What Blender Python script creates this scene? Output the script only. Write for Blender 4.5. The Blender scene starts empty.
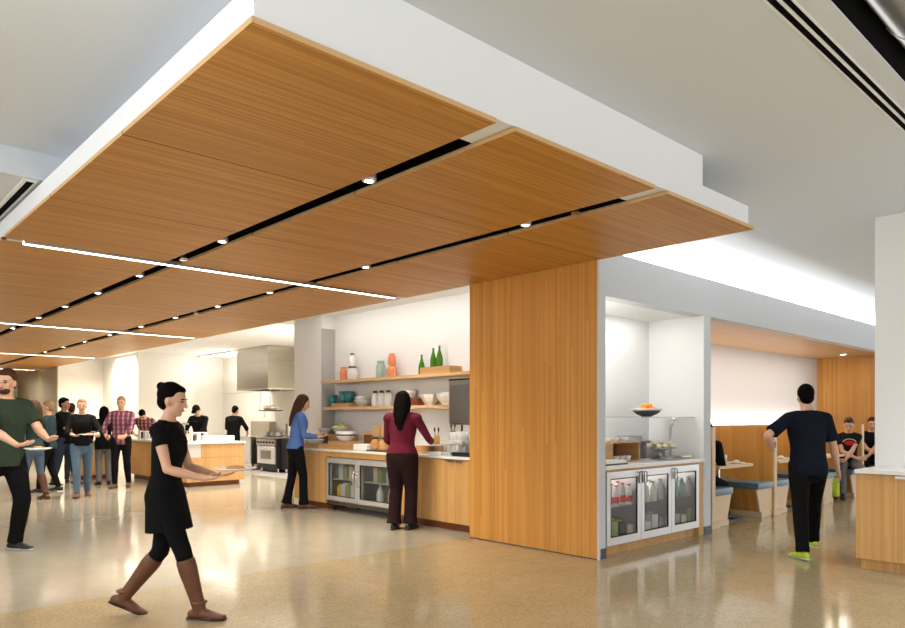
import bpy, bmesh, math, random
from mathutils import Vector, Matrix, Quaternion
random.seed(7)
SC = bpy.context.scene
COL = SC.collection
PI = math.pi

# ---------------------------------------------------------------- camera, world, exposure
cam = bpy.data.cameras.new('camera')
cam.sensor_fit = 'HORIZONTAL'; cam.sensor_width = 36.0
cam.lens = 36.0 * 705.0 / 905.0
cam.shift_y = 104.0 / 905.0
cam.clip_end = 200
camo = bpy.data.objects.new('camera', cam); COL.objects.link(camo)
camo.location = (0, 0, 1.42)
camo.rotation_euler = (PI/2, 0, 0.821 - PI/2)
SC.camera = camo
SC.view_settings.view_transform = 'Standard'
SC.view_settings.look = 'None'
SC.view_settings.gamma = 1.0
SC.view_settings.use_curve_mapping = False
SC.view_settings.exposure = 1.12

W = bpy.data.worlds.new('world'); SC.world = W; W.use_nodes = True
W.node_tree.nodes['Background'].inputs[0].default_value = (0.95, 0.97, 1.0, 1)
W.node_tree.nodes['Background'].inputs[1].default_value = 1.0

def area(name, loc, size, power, direction=(0, 0, -1), color=(1, 1, 1), spread=180):
    l = bpy.data.lights.new(name, 'AREA'); l.shape = 'RECTANGLE'
    l.size, l.size_y = size; l.energy = power; l.color = color; l.spread = math.radians(spread)
    o = bpy.data.objects.new(name, l); COL.objects.link(o)
    o.location = loc
    z = -Vector(direction).normalized(); x = (Vector((1, 0, 0)) - z*z.x).normalized(); y = z.cross(x)
    o.rotation_euler = Matrix((x, y, z)).transposed().to_euler()
    return o
WARM = (1.0, 0.90, 0.76); NEUT = (1.0, 0.97, 0.92); COOL = (1.0, 0.99, 0.97)
# cove lighting tucked in behind the parapet over the serving niche and the booths
area('cove_lamp', (11.6, 4.72, 3.0), (11.2, 0.12), 170, (0, 0.15, 1), NEUT)
# ceiling trough lighting of the kitchen behind the counter wall, plus added fills
area('kitchen_lamp', (7.7, 13.6, 3.26), (2.6, 3.6), 95, (0, 0, -1), WARM, 135)
area('kitchen_lamp', (8.7, 17.6, 3.26), (1.6, 2.4), 95, (0, 0, -1), WARM, 140)
area('kitchen_lamp', (6.7, 22.0, 3.26), (0.8, 1.6), 60, (0, 0, -1), WARM, 140)
area('servery_fill', (3.6, 22.0, 2.96), (3.0, 6.0), 60, (0, 0, -1), WARM, 140)  # added fill panel below the far canopy, no fitting there
area('kitchen_fill', (9.6, 19.2, 2.35), (0.2, 2.4), 16, (-0.5, 0, 1), NEUT)  # added fill to lift the kitchen ceiling, no fitting there
area('kitchen_fill', (8.6, 13.0, 2.4), (1.6, 1.6), 22, (0, 0, 1), NEUT)  # second added ceiling fill, hanging free without a fitting
# added fill on the shelf alcove wall, standing in for general light
area('alcove_fill', (5.98, 8.0, 3.10), (0.12, 3.8), 9, (0.45, 0, -1), NEUT)
# niche downlight on its left side wall
area('niche_lamp', (6.16, 4.62, 2.64), (0.10, 0.5), 8, (0, 0, -1), NEUT)
area('niche_lamp', (7.1, 4.6, 2.645), (1.2, 0.12), 2.5, (0, 0, -1), NEUT)
# booth cove behind the low panelling, washing the wall above
area('booth_cove_lamp', (11.9, 5.66, 1.27), (6.8, 0.05), 16, (0, 0.1, 1), NEUT)
area('booth_lamp', (11.9, 4.9, 2.63), (6.6, 0.3), 22, (0, 0, -1), WARM)
# ceiling fixtures of the hall in front of the canopy and round the camera
area('hall_lamp', (8.5, -0.4, 3.38), (7.0, 1.2), 90, (0, 0, -1), COOL, 125)
area('hall_lamp', (0.0, -2.2, 3.38), (5.0, 1.6), 130, (0, 0, -1), COOL, 125)
area('hall_lamp', (-2.2, 6.0, 3.15), (2.4, 5.0), 160, (0.35, 0, -1), COOL, 180)

# uplight on the high ceiling left of the canopy, lamps inside the two coolers, hidden fill added for the duct
area('hall_uplight', (-0.2, 2.6, 2.3), (1.0, 1.0), 9, (0, 0.1, 1), NEUT)
area('cooler_lamp', (6.62, 8.53, 0.775), (0.03, 1.5), 5.0, (-0.4, 0, -1), NEUT)
area('cooler_lamp', (6.98, 4.80, 0.84), (1.8, 0.03), 8, (0, -0.5, -1), NEUT)
area('duct_fill', (4.5, 1.27, 3.62), (8.0, 0.05), 1.0, (0, -1, 0.25), NEUT)  # unseen above the ceiling edge, added to brighten the duct

# ---------------------------------------------------------------- materials
def nn(nt, t, **kw):
    n = nt.nodes.new(t)
    for k, v in kw.items(): setattr(n, k, v)
    return n
def mat(name, col, rough=0.6, metal=0.0, spec=0.5, noise=0.0, nscale=8.0, bump=0.0, bscale=60.0, trans=0.0, ior=1.45, emit=None, es=0.0, coat=0.0, sheen=0.0, alpha=1.0):
    m = bpy.data.materials.new(name); m.use_nodes = True
    nt = m.node_tree; b = nt.nodes['Principled BSDF']
    b.inputs['Base Color'].default_value = (*col, 1); b.inputs['Roughness'].default_value = rough
    b.inputs['Metallic'].default_value = metal; b.inputs['Specular IOR Level'].default_value = spec
    b.inputs['Transmission Weight'].default_value = trans; b.inputs['IOR'].default_value = ior
    b.inputs['Coat Weight'].default_value = coat; b.inputs['Sheen Weight'].default_value = sheen
    b.inputs['Alpha'].default_value = alpha
    if emit: b.inputs['Emission Color'].default_value = (*emit, 1); b.inputs['Emission Strength'].default_value = es
    tc = nn(nt, 'ShaderNodeTexCoord')
    if noise:
        n = nn(nt, 'ShaderNodeTexNoise'); n.inputs['Scale'].default_value = nscale; n.inputs['Detail'].default_value = 4
        nt.links.new(tc.outputs['Object'], n.inputs['Vector'])
        mx = nn(nt, 'ShaderNodeMix', data_type='RGBA')
        mx.inputs[6].default_value = (*[c*(1-noise) for c in col], 1)
        mx.inputs[7].default_value = (*[min(1, c*(1+noise)) for c in col], 1)
        nt.links.new(n.outputs['Fac'], mx.inputs[0]); nt.links.new(mx.outputs[2], b.inputs['Base Color'])
    if bump:
        n = nn(nt, 'ShaderNodeTexNoise'); n.inputs['Scale'].default_value = bscale; n.inputs['Detail'].default_value = 3
        nt.links.new(tc.outputs['Object'], n.inputs['Vector'])
        bp = nn(nt, 'ShaderNodeBump'); bp.inputs['Strength'].default_value = bump; bp.inputs['Distance'].default_value = 0.02
        nt.links.new(n.outputs['Fac'], bp.inputs['Height']); nt.links.new(bp.outputs['Normal'], b.inputs['Normal'])
    return m

def wood(name, across, grain, light, dark, width=0.03, rough=0.42, contrast=1.0, spec=0.35):
    """strips run along axis `grain`, are `width` wide along axis `across`"""
    m = bpy.data.materials.new(name); m.use_nodes = True
    nt = m.node_tree; b = nt.nodes['Principled BSDF']
    b.inputs['Roughness'].default_value = rough; b.inputs['Specular IOR Level'].default_value = spec
    tc = nn(nt, 'ShaderNodeTexCoord'); sp = nn(nt, 'ShaderNodeSeparateXYZ')
    nt.links.new(tc.outputs['Object'], sp.inputs[0])
    ax = {'x': 0, 'y': 1, 'z': 2}
    d = nn(nt, 'ShaderNodeMath', operation='DIVIDE'); d.inputs[1].default_value = width
    nt.links.new(sp.outputs[ax[across]], d.inputs[0])
    fl = nn(nt, 'ShaderNodeMath', operation='FLOOR'); nt.links.new(d.outputs[0], fl.inputs[0])
    # lamella lengths along the grain
    gd = nn(nt, 'ShaderNodeMath', operation='MULTIPLY_ADD'); gd.inputs[1].default_value = 0.35
    nt.links.new(sp.outputs[ax[grain]], gd.inputs[0])
    wn0 = nn(nt, 'ShaderNodeTexWhiteNoise', noise_dimensions='1D'); nt.links.new(fl.outputs[0], wn0.inputs['W'])
    nt.links.new(wn0.outputs['Value'], gd.inputs[2])
    gf = nn(nt, 'ShaderNodeMath', operation='FLOOR'); nt.links.new(gd.outputs[0], gf.inputs[0])
    cb = nn(nt, 'ShaderNodeCombineXYZ'); nt.links.new(fl.outputs[0], cb.inputs[0]); nt.links.new(gf.outputs[0], cb.inputs[1])
    wn = nn(nt, 'ShaderNodeTexWhiteNoise', noise_dimensions='2D'); nt.links.new(cb.outputs[0], wn.inputs['Vector'])
    mp = nn(nt, 'ShaderNodeMapping')
    s = [25.0, 25.0, 25.0]; s[ax[grain]] = 0.9; s[ax[across]] = 170.0
    mp.inputs['Scale'].default_value = s; nt.links.new(tc.outputs['Object'], mp.inputs['Vector'])
    no = nn(nt, 'ShaderNodeTexNoise'); no.inputs['Scale'].default_value = 1.0; no.inputs['Detail'].default_value = 5
    nt.links.new(mp.outputs[0], no.inputs['Vector'])
    a1 = nn(nt, 'ShaderNodeMath', operation='MULTIPLY_ADD'); a1.inputs[1].default_value = 0.55*contrast; a1.inputs[2].default_value = 0.5-0.275*contrast
    nt.links.new(wn.outputs['Value'], a1.inputs[0])
    a2 = nn(nt, 'ShaderNodeMath', operation='MULTIPLY_ADD'); a2.inputs[1].default_value = 1.1*contrast
    nt.links.new(no.outputs['Fac'], a2.inputs[0]); 
    a3 = nn(nt, 'ShaderNodeMath', operation='SUBTRACT'); a3.inputs[1].default_value = 0.55*contrast
    nt.links.new(a1.outputs[0], a2.inputs[2]); nt.links.new(a2.outputs[0], a3.inputs[0])
    mx = nn(nt, 'ShaderNodeMix', data_type='RGBA'); mx.clamp_factor = True
    mx.inputs[6].default_value = (*dark, 1); mx.inputs[7].default_value = (*light, 1)
    nt.links.new(a3.outputs[0], mx.inputs[0]); nt.links.new(mx.outputs[2], b.inputs['Base Color'])
    return m

def floor_mat(name, c1, c2, speck, rough, fleck):
    m = bpy.data.materials.new(name); m.use_nodes = True
    nt = m.node_tree; b = nt.nodes['Principled BSDF']
    b.inputs['Specular IOR Level'].default_value = 0.6
    tc = nn(nt, 'ShaderNodeTexCoord')
    n1 = nn(nt, 'ShaderNodeTexNoise'); n1.inputs['Scale'].default_value = 0.9; n1.inputs['Detail'].default_value = 6; n1.inputs['Roughness'].default_value = 1.0
    nt.links.new(tc.outputs['Object'], n1.inputs['Vector'])
    r1 = nn(nt, 'ShaderNodeMapRange'); r1.inputs[1].default_value = 0.3; r1.inputs[2].default_value = 0.7
    nt.links.new(n1.outputs['Fac'], r1.inputs[0])
    mx = nn(nt, 'ShaderNodeMix', data_type='RGBA'); mx.inputs[6].default_value = (*c1, 1); mx.inputs[7].default_value = (*c2, 1)
    nt.links.new(r1.outputs[0], mx.inputs[0])
    v = nn(nt, 'ShaderNodeTexVoronoi'); v.inputs['Scale'].default_value = 95.0
    nt.links.new(tc.outputs['Object'], v.inputs['Vector'])
    sx = nn(nt, 'ShaderNodeSeparateColor'); nt.links.new(v.outputs['Color'], sx.inputs[0])
    r2 = nn(nt, 'ShaderNodeMapRange'); r2.inputs[1].default_value = 0.55; r2.inputs[2].default_value = 1.0; r2.inputs[4].default_value = fleck
    nt.links.new(sx.outputs[0], r2.inputs[0])
    m2 = nn(nt, 'ShaderNodeMix', data_type='RGBA'); m2.inputs[7].default_value = (*speck, 1)
    nt.links.new(mx.outputs[2], m2.inputs[6]); nt.links.new(r2.outputs[0], m2.inputs[0])
    nt.links.new(m2.outputs[2], b.inputs['Base Color'])
    n3 = nn(nt, 'ShaderNodeTexNoise'); n3.inputs['Scale'].default_value = 2.3; n3.inputs['Detail'].default_value = 5
    nt.links.new(tc.outputs['Object'], n3.inputs['Vector'])
    r3 = nn(nt, 'ShaderNodeMapRange'); r3.inputs[1].default_value = 0.3; r3.inputs[2].default_value = 0.7
    r3.inputs[3].default_value = rough*0.7; r3.inputs[4].default_value = rough*1.35
    nt.links.new(n3.outputs['Fac'], r3.inputs[0]); nt.links.new(r3.outputs[0], b.inputs['Roughness'])
    n4 = nn(nt, 'ShaderNodeTexNoise'); n4.inputs['Scale'].default_value = 3.0; n4.inputs['Detail'].default_value = 3
    nt.links.new(tc.outputs['Object'], n4.inputs['Vector'])
    bp = nn(nt, 'ShaderNodeBump'); bp.inputs['Strength'].default_value = 0.018; bp.inputs['Distance'].default_value = 0.02
    nt.links.new(n4.outputs['Fac'], bp.inputs['Height']); nt.links.new(bp.outputs['Normal'], b.inputs['Normal'])
    return m

WL, WD = (0.60, 0.34, 0.13), (0.40, 0.195, 0.062)
M = dict(
    white=mat('white_paint', (0.80, 0.80, 0.79), 0.7),
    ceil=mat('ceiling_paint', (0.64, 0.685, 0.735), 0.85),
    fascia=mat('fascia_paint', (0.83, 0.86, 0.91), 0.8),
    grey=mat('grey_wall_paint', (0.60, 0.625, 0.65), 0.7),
    cream=mat('cream_paint', (0.82, 0.79, 0.72), 0.8),
    lilac=mat('booth_wall_paint', (0.70, 0.69, 0.70), 0.8),
    base=mat('dark_baseboard', (0.09, 0.095, 0.11), 0.5),
    black=mat('black_recess', (0.002, 0.002, 0.002), 0.95, spec=0.1),
    blackmetal=mat('black_metal', (0.018, 0.018, 0.02), 0.4, 0.3),
    wood_panel=wood('canopy_veneer', 'y', 'x', (0.60, 0.30, 0.068), (0.35, 0.145, 0.024), 0.019, 0.45, 1.05, spec=0.22),
    wood_edge=mat('veneer_edge', (0.66, 0.43, 0.21), 0.5, noise=0.1, nscale=20),
    wood_wall=wood('wall_veneer', 'y', 'z', (0.70, 0.36, 0.09), (0.47, 0.20, 0.038), 0.024, 0.38),
    wood_wallx=wood('booth_veneer', 'x', 'z', (0.58, 0.32, 0.10), (0.44, 0.21, 0.055), 0.03, 0.38),
    wood_cab=wood('cabinet_veneer', 'y', 'z', (0.68, 0.40, 0.15), (0.50, 0.26, 0.08), 0.02, 0.42),
    wood_cabx=wood('island_veneer', 'x', 'z', (0.66, 0.40, 0.17), (0.50, 0.27, 0.10), 0.05, 0.42),
    wood_lintel=wood('lintel_veneer', 'y', 'x', (0.58, 0.36, 0.18), (0.47, 0.27, 0.12), 0.03, 0.45),
    wood_shelf=wood('shelf_veneer', 'x', 'y', (0.68, 0.46, 0.24), (0.56, 0.34, 0.15), 0.02, 0.45),
    wood_crate=wood('crate_wood', 'z', 'y', (0.56, 0.33, 0.14), (0.42, 0.23, 0.09), 0.02, 0.5),
    wood_dark=mat('dark_wood', (0.20, 0.06, 0.02), 0.45, noise=0.25, nscale=14),
    wood_light=mat('light_wood', (0.72, 0.55, 0.36), 0.5, noise=0.08, nscale=9),
    quartz=mat('white_quartz', (0.80, 0.79, 0.76), 0.25, noise=0.03, nscale=40),
    steel=mat('brushed_steel', (0.62, 0.60, 0.56), 0.28, 1.0, noise=0.05, nscale=5),
    steel_light=mat('bright_steel', (0.66, 0.64, 0.63), 0.32, 0.45),
    steel_hood=mat('hood_steel', (0.47, 0.44, 0.38), 0.26, 1.0, noise=0.08, nscale=2.2),
    chrome=mat('chrome', (0.8, 0.8, 0.8), 0.12, 1.0),
    gold=mat('bronze_panel', (0.33, 0.225, 0.06), 0.34, 0.7, noise=0.18, nscale=0.8),
    glass=mat('clear_glass', (0.05, 0.055, 0.055), 0.03, spec=0.9, alpha=0.16),
    jarglass=mat('jar_glass', (0.95, 0.97, 0.96), 0.08, alpha=0.45),
    greenglass=mat('green_glass', (0.07, 0.24, 0.015), 0.08, trans=0.35, ior=1.3),
    emit=mat('lamp_diffuser', (1, 1, 1), 0.5, emit=(1.0, 0.97, 0.90), es=9.0),
    emitk=mat('kitchen_diffuser', (1, 1, 1), 0.5, emit=(1.0, 0.95, 0.86), es=6.0),
    emitd=mat('downlight_lens', (1, 1, 1), 0.5, emit=(1.0, 0.93, 0.80), es=22.0),
    daylight=mat('window_daylight', (1, 1, 1), 0.5, emit=(1.0, 0.99, 0.95), es=2.2),
    tile=mat('grey_tile', (0.42, 0.405, 0.37), 0.35),
    floor_front=floor_mat('polished_concrete_tan', (0.44, 0.365, 0.225), (0.34, 0.27, 0.155), (0.13, 0.10, 0.06), 0.11, 0.38),
    floor_back=floor_mat('polished_concrete_grey', (0.42, 0.385, 0.30), (0.34, 0.31, 0.24), (0.24, 0.21, 0.15), 0.11, 0.2),
    floor_kitchen=mat('kitchen_flooring', (0.36, 0.325, 0.315), 0.3, noise=0.06, nscale=1.5),
    bowl_white=mat('white_ceramic', (0.78, 0.77, 0.74), 0.3),
    bowl_grey=mat('grey_ceramic', (0.55, 0.55, 0.53), 0.35, noise=0.12, nscale=25),
    teal=mat('teal_glaze', (0.035, 0.19, 0.21), 0.25, noise=0.2, nscale=18),
    orange=mat('orange_glaze', (0.78, 0.24, 0.10), 0.4),
    sage=mat('sage_glaze', (0.33, 0.45, 0.40), 0.35),
    cushion=mat('blue_vinyl', (0.12, 0.20, 0.24), 0.35, bump=0.1, bscale=30),
    rubber=mat('black_rubber', (0.02, 0.02, 0.02), 0.6),
    apple=mat('green_apple_skin', (0.42, 0.60, 0.03), 0.35, noise=0.1),
    orangef=mat('orange_fruit', (0.90, 0.25, 0.015), 0.45, bump=0.1, bscale=200),
    bread=mat('bread_crust', (0.55, 0.28, 0.10), 0.7, noise=0.3, nscale=30),
    kraft=mat('kraft_paper', (0.52, 0.32, 0.15), 0.8, noise=0.1, nscale=15),
    paper=mat('white_card', (0.85, 0.85, 0.83), 0.7),
    dough=mat('pale_pastry', (0.75, 0.66, 0.48), 0.7, noise=0.15, nscale=40),
    redp=mat('red_label', (0.65, 0.05, 0.03), 0.5),
    yellowp=mat('yellow_label', (0.80, 0.62, 0.08), 0.5),
    greenp=mat('green_label', (0.36, 0.43, 0.20), 0.5),
    bluep=mat('blue_label', (0.10, 0.25, 0.55), 0.5),
    milk=mat('milk_plastic', (0.80, 0.80, 0.76), 0.4),
    darkin=mat('dark_interior', (0.10, 0.105, 0.11), 0.5),
    lightin=mat('light_interior', (0.42, 0.43, 0.44), 0.5),
    ductm=mat('duct_metal', (0.55, 0.55, 0.56), 0.35, 0.6),
    slate=mat('dark_slate', (0.05, 0.05, 0.05), 0.5),
    pot=mat('pan_metal', (0.35, 0.34, 0.33), 0.35, 0.9),
)

# ---------------------------------------------------------------- mesh helpers
def empty(name, loc=(0, 0, 0), rz=0.0):
    o = bpy.data.objects.new(name, None); COL.objects.link(o)
    o.location = loc; o.rotation_euler = (0, 0, rz); o.empty_display_size = 0.1
    return o
def tag(o, label=None, cat=None, group=None, kind=None):
    if label: o['label'] = label
    if cat: o['category'] = cat
    if group: o['group'] = group
    if kind: o['kind'] = kind
    return o
def thing(name, label, cat, loc=(0, 0, 0), rz=0.0, group=None):
    return tag(empty(name, loc, rz), label, cat, group)
def frame_for(t, ref):
    t = t.normalized(); s = ref - t * ref.dot(t)
    if s.length < 1e-4: s = Vector((0, 1, 0)) - t * t.y
    if s.length < 1e-4: s = Vector((1, 0, 0)) - t * t.x
    s.normalize(); return s, t.cross(s)
class MB:
    def __init__(self): self.bm = bmesh.new()
    def box(self, x0, x1, y0, y1, z0, z1, bev=0.0, mx=None):
        v = [self.bm.verts.new(p) for p in ((x0,y0,z0),(x1,y0,z0),(x1,y1,z0),(x0,y1,z0),(x0,y0,z1),(x1,y0,z1),(x1,y1,z1),(x0,y1,z1))]
        fs = [self.bm.faces.new([v[i] for i in q]) for q in ((3,2,1,0),(4,5,6,7),(0,1,5,4),(1,2,6,5),(2,3,7,6),(3,0,4,7))]
        if bev:
            es = list({e for f in fs for e in f.edges})
            r = bmesh.ops.bevel(self.bm, geom=es, offset=bev, segments=2, profile=0.6, affect='EDGES')
            v = list({q for f in r['faces'] for q in f.verts})
        if mx is not None: bmesh.ops.transform(self.bm, matrix=mx, verts=v)
        return self
    def prism(self, pts, axis, a0, a1):
        """polygon pts in the two other axes, extruded along axis"""
        def P(p, a):
            return {'x': (a, p[0], p[1]), 'y': (p[0], a, p[1]), 'z': (p[0], p[1], a)}[axis]
        lo = [self.bm.verts.new(P(p, a0)) for p in pts]; hi = [self.bm.verts.new(P(p, a1)) for p in pts]
        n = len(pts)
        self.bm.faces.new(lo); self.bm.faces.new(hi[::-1])
        for i in range(n): self.bm.faces.new((lo[i], hi[i], hi[(i+1) % n], lo[(i+1) % n]))
        return self
    def loft(self, pts, rads, ref=(1, 0, 0), seg=12, cap0='round', cap1='round', refs=None):
        pts = [Vector(p) for p in pts]; ref = Vector(ref)
        rads = [(r, r) if not isinstance(r, (tuple, list)) else tuple(r) for r in rads]
        n = len(pts); tans = []
        for i in range(n):
            a = pts[max(0, i-1)]; b = pts[min(n-1, i+1)]
            t = (b - a); tans.append(t.normalized() if t.length > 1e-9 else Vector((0, 0, 1)))
        st = []
        def add(p, t, r, sref): st.append((p, t, r, sref))
        if cap0 == 'round':
            m = min(rads[0])
            for k in (80, 50, 25):
                c, s = math.cos(math.radians(k)), math.sin(math.radians(k))
                add(pts[0] - tans[0]*m*s, tans[0], (rads[0][0]*c, rads[0][1]*c), 0)
        for i in range(n): add(pts[i], tans[i], rads[i], i)
        if cap1 == 'round':
            m = min(rads[-1])
            for k in (25, 50, 80):
                c, s = math.cos(math.radians(k)), math.sin(math.radians(k))
                add(pts[-1] + tans[-1]*m*s, tans[-1], (rads[-1][0]*c, rads[-1][1]*c), n-1)
        rings = []
        for p, t, r, i in st:
            s, u = frame_for(t, Vector(refs[i]) if refs else ref)
            rings.append([self.bm.verts.new(p + s*(r[0]*math.cos(2*PI*k/seg)) + u*(r[1]*math.sin(2*PI*k/seg))) for k in range(seg)])
        for a, b in zip(rings, rings[1:]):
            for k in range(seg): self.bm.faces.new((a[k], a[(k+1) % seg], b[(k+1) % seg], b[k]))
        self.bm.faces.new(rings[0][::-1]); self.bm.faces.new(rings[-1])
        return self
    def cyl(self, p0, p1, r0, r1=None, seg=16):
        return self.loft([p0, p1], [r0, r0 if r1 is None else r1], seg=seg, cap0='flat', cap1='flat')
    def tube(self, pts, r, seg=8):
        return self.loft(pts, [r]*len(pts), seg=seg, cap0='flat', cap1='flat')
    def lathe(self, prof, c=(0, 0, 0), seg=20, sx=1.0, sy=1.0):
        """closed profile of (radius, z)"""
        rings = []
        for r, z in prof:
            if r < 1e-5: rings.append([self.bm.verts.new((c[0], c[1], c[2]+z))])
            else: rings.append([self.bm.verts.new((c[0]+sx*r*math.cos(2*PI*k/seg), c[1]+sy*r*math.sin(2*PI*k/seg), c[2]+z)) for k in range(seg)])
        for a, b in zip(rings, rings[1:]):
            for k in range(seg):
                k2 = (k+1) % seg
                if len(a) == 1 and len(b) > 1: self.bm.faces.new((a[0], b[k2], b[k]))
                elif len(b) == 1 and len(a) > 1: self.bm.faces.new((a[k], a[k2], b[0]))
                elif len(a) > 1: self.bm.faces.new((a[k], a[k2], b[k2], b[k]))
        return self
    def ell(self, c, r, seg=14, rot=None):
        mx = Matrix.Translation(Vector(c))
        if rot is not None: mx = mx @ rot.to_4x4()
        mx = mx @ Matrix.Diagonal((r[0], r[1], r[2], 1))
        bmesh.ops.create_uvsphere(self.bm, u_segments=seg, v_segments=max(6, seg*2//3), radius=1.0, matrix=mx)
        return self
    def out(self, name, m, parent=None, smooth=False, loc=None, rz=0.0, normals=True):
        if normals: bmesh.ops.recalc_face_normals(self.bm, faces=self.bm.faces[:])
        me = bpy.data.meshes.new(name); self.bm.to_mesh(me); self.bm.free()
        me.materials.append(M[m] if isinstance(m, str) else m)
        if smooth:
            for p in me.polygons: p.use_smooth = True
        o = bpy.data.objects.new(name, me); COL.objects.link(o)
        if parent is not None: o.parent = parent
        if loc is not None: o.location = loc
        if rz: o.rotation_euler = (0, 0, rz)
        return o
def smooth_angle(o, deg=35):
    me = o.data
    bm = bmesh.new(); bm.from_mesh(me)
    for f in bm.faces: f.smooth = True
    for e in bm.edges:
        if len(e.link_faces) == 2 and e.calc_face_angle(0) > math.radians(deg): e.smooth = False
    bm.to_mesh(me); bm.free()
    return o
def children(o): return [c for c in COL.objects if c.parent == o]
def copy_tree(o, parent=None):
    c = o.copy(); COL.objects.link(c); c.parent = parent
    for ch in children(o): copy_tree(ch, c)
    return c
def struct(name, m, bxs, parent=None):
    mb = MB()
    for b in bxs: mb.box(*b)
    o = mb.out(name, m, parent)
    if parent is None: o['kind'] = 'structure'
    return o
# ================================================================ the setting
XW, YH = 5.87, 4.178          # plane of the wood wall, plane of the grey header wall
struct('floor', 'floor_front', [(-7, 22, -6, 5.975, -0.2, 0)])
struct('floor_hall', 'floor_back', [(-7, 7.2, 5.975, 30, -0.2, 0), (7.2, 8.4, 11, 30, -0.2, 0)])
struct('floor_kitchen', 'floor_kitchen', [(8.4, 12, 11, 30, -0.2, 0)])
# high ceiling, interrupted by two black slot diffusers
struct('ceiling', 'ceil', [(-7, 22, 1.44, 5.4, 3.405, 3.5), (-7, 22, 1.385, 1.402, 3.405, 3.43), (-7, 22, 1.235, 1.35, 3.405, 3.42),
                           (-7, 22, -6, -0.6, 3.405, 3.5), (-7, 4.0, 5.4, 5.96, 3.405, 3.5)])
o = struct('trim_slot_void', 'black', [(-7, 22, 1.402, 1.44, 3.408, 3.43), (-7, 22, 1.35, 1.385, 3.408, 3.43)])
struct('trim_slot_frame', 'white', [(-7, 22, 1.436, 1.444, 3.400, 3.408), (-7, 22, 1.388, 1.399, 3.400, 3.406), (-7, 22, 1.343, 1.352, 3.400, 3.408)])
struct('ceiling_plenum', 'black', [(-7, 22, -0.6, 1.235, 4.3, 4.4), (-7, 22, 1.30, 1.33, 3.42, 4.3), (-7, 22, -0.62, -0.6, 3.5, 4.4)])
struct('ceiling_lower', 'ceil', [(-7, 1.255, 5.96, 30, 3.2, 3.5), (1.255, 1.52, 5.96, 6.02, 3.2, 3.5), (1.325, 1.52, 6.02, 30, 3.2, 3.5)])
struct('ceiling_kitchen', 'white', [(5.805, 7.4, 5.4, 11.5, 3.13, 3.3), (5.805, 12, 11.5, 30, 3.3, 3.4), (7.4, 12, 10.6, 11.5, 3.13, 3.3)])
# block between the counter alcove and the niche, faced in grey to the right
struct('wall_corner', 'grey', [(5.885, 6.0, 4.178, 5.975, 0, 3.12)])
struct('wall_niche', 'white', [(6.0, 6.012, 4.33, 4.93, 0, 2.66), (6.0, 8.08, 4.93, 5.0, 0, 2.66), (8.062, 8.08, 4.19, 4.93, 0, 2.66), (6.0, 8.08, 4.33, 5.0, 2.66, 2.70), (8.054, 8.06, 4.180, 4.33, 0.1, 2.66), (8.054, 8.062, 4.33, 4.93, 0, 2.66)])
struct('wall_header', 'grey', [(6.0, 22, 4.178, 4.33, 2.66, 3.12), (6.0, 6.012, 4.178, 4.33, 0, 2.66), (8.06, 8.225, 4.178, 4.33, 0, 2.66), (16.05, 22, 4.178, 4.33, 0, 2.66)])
struct('wall_cove', 'white', [(6.0, 22, 5.32, 5.4, 2.7, 3.42), (6.0, 22, 4.33, 5.32, 2.88, 2.92), (5.95, 6.0, 4.33, 5.975, 2.7, 3.12)])
struct('baseboard_corner', 'base', [(5.878, 6.012, 4.168, 4.178, 0, 0.1)])
struct('baseboard_jamb', 'base', [(8.06, 8.235, 4.168, 4.178, 0, 0.1), (8.225, 8.235, 4.168, 4.33, 0, 0.1)])
struct('wall_alcove', 'white', [(6.7, 6.85, 5.975, 11.02, 0, 3.13), (6.0, 6.7, 5.975, 5.99, 0, 3.13)])
struct('wall_alcove_end', 'white', [(6.44, 6.7, 10.13, 11.02, 0, 3.13), (6.7, 9.95, 10.97, 11.02, 0, 3.13)])
t = struct('trim_tile', 'tile', [(6.435, 6.70, 10.118, 10.13, 0.9, 2.92)])
mb = MB()
for k in range(9): mb.box(6.45+k*0.029, 6.453+k*0.029, 10.114, 10.118, 0.9, 2.92)
o = mb.out('tile_joint', 'grey', t)
struct('trim_bulkhead', 'white', [(6.436, 6.70, 10.119, 10.13, 2.92, 3.13)])
# far kitchen walls
struct('wall_servery', 'cream', [(5.875, 9.0, 24.07, 24.3, 0, 3.3)])
struct('wall_pilaster', 'cream', [(7.17, 8.76, 20.9, 24.1, 0, 3.3)])
struct('wall_kitchen_side', 'cream', [(8.76, 9.95, 21.3, 21.5, 0, 3.3)])
struct('wall_kitchen_back', 'cream', [(9.9, 10.1, 10.97, 21.4, 0, 3.3)])
struct('wall_bronze', 'gold', [(5.845, 5.875, 24.08, 29.3, 0, 2.998)])
struct('wall_far', 'white', [(3.0, 4.95, 29.3, 29.5, 0, 3.2), (5.15, 5.88, 29.3, 29.5, 0, 3.2), (-7, 3.0, 29.3, 29.5, 0, 3.2), (4.95, 5.15, 29.3, 29.5, 0, 0.3), (4.95, 5.15, 29.3, 29.5, 2.75, 3.2)])
wf = struct('window_1', 'blackmetal', [(4.93, 4.96, 29.26, 29.3, 0.28, 2.77), (5.14, 5.17, 29.26, 29.3, 0.28, 2.77), (4.96, 5.14, 29.26, 29.3, 1.5, 1.54)])
MB().box(4.95, 5.15, 29.35, 29.37, 0.3, 2.75).out('pane', 'daylight', wf)
# right hand white wall and wall behind the camera's right side
struct('wall_right', 'white', [(7.83, 8.0, -6, 2.262, 0, 3.405)])
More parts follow.
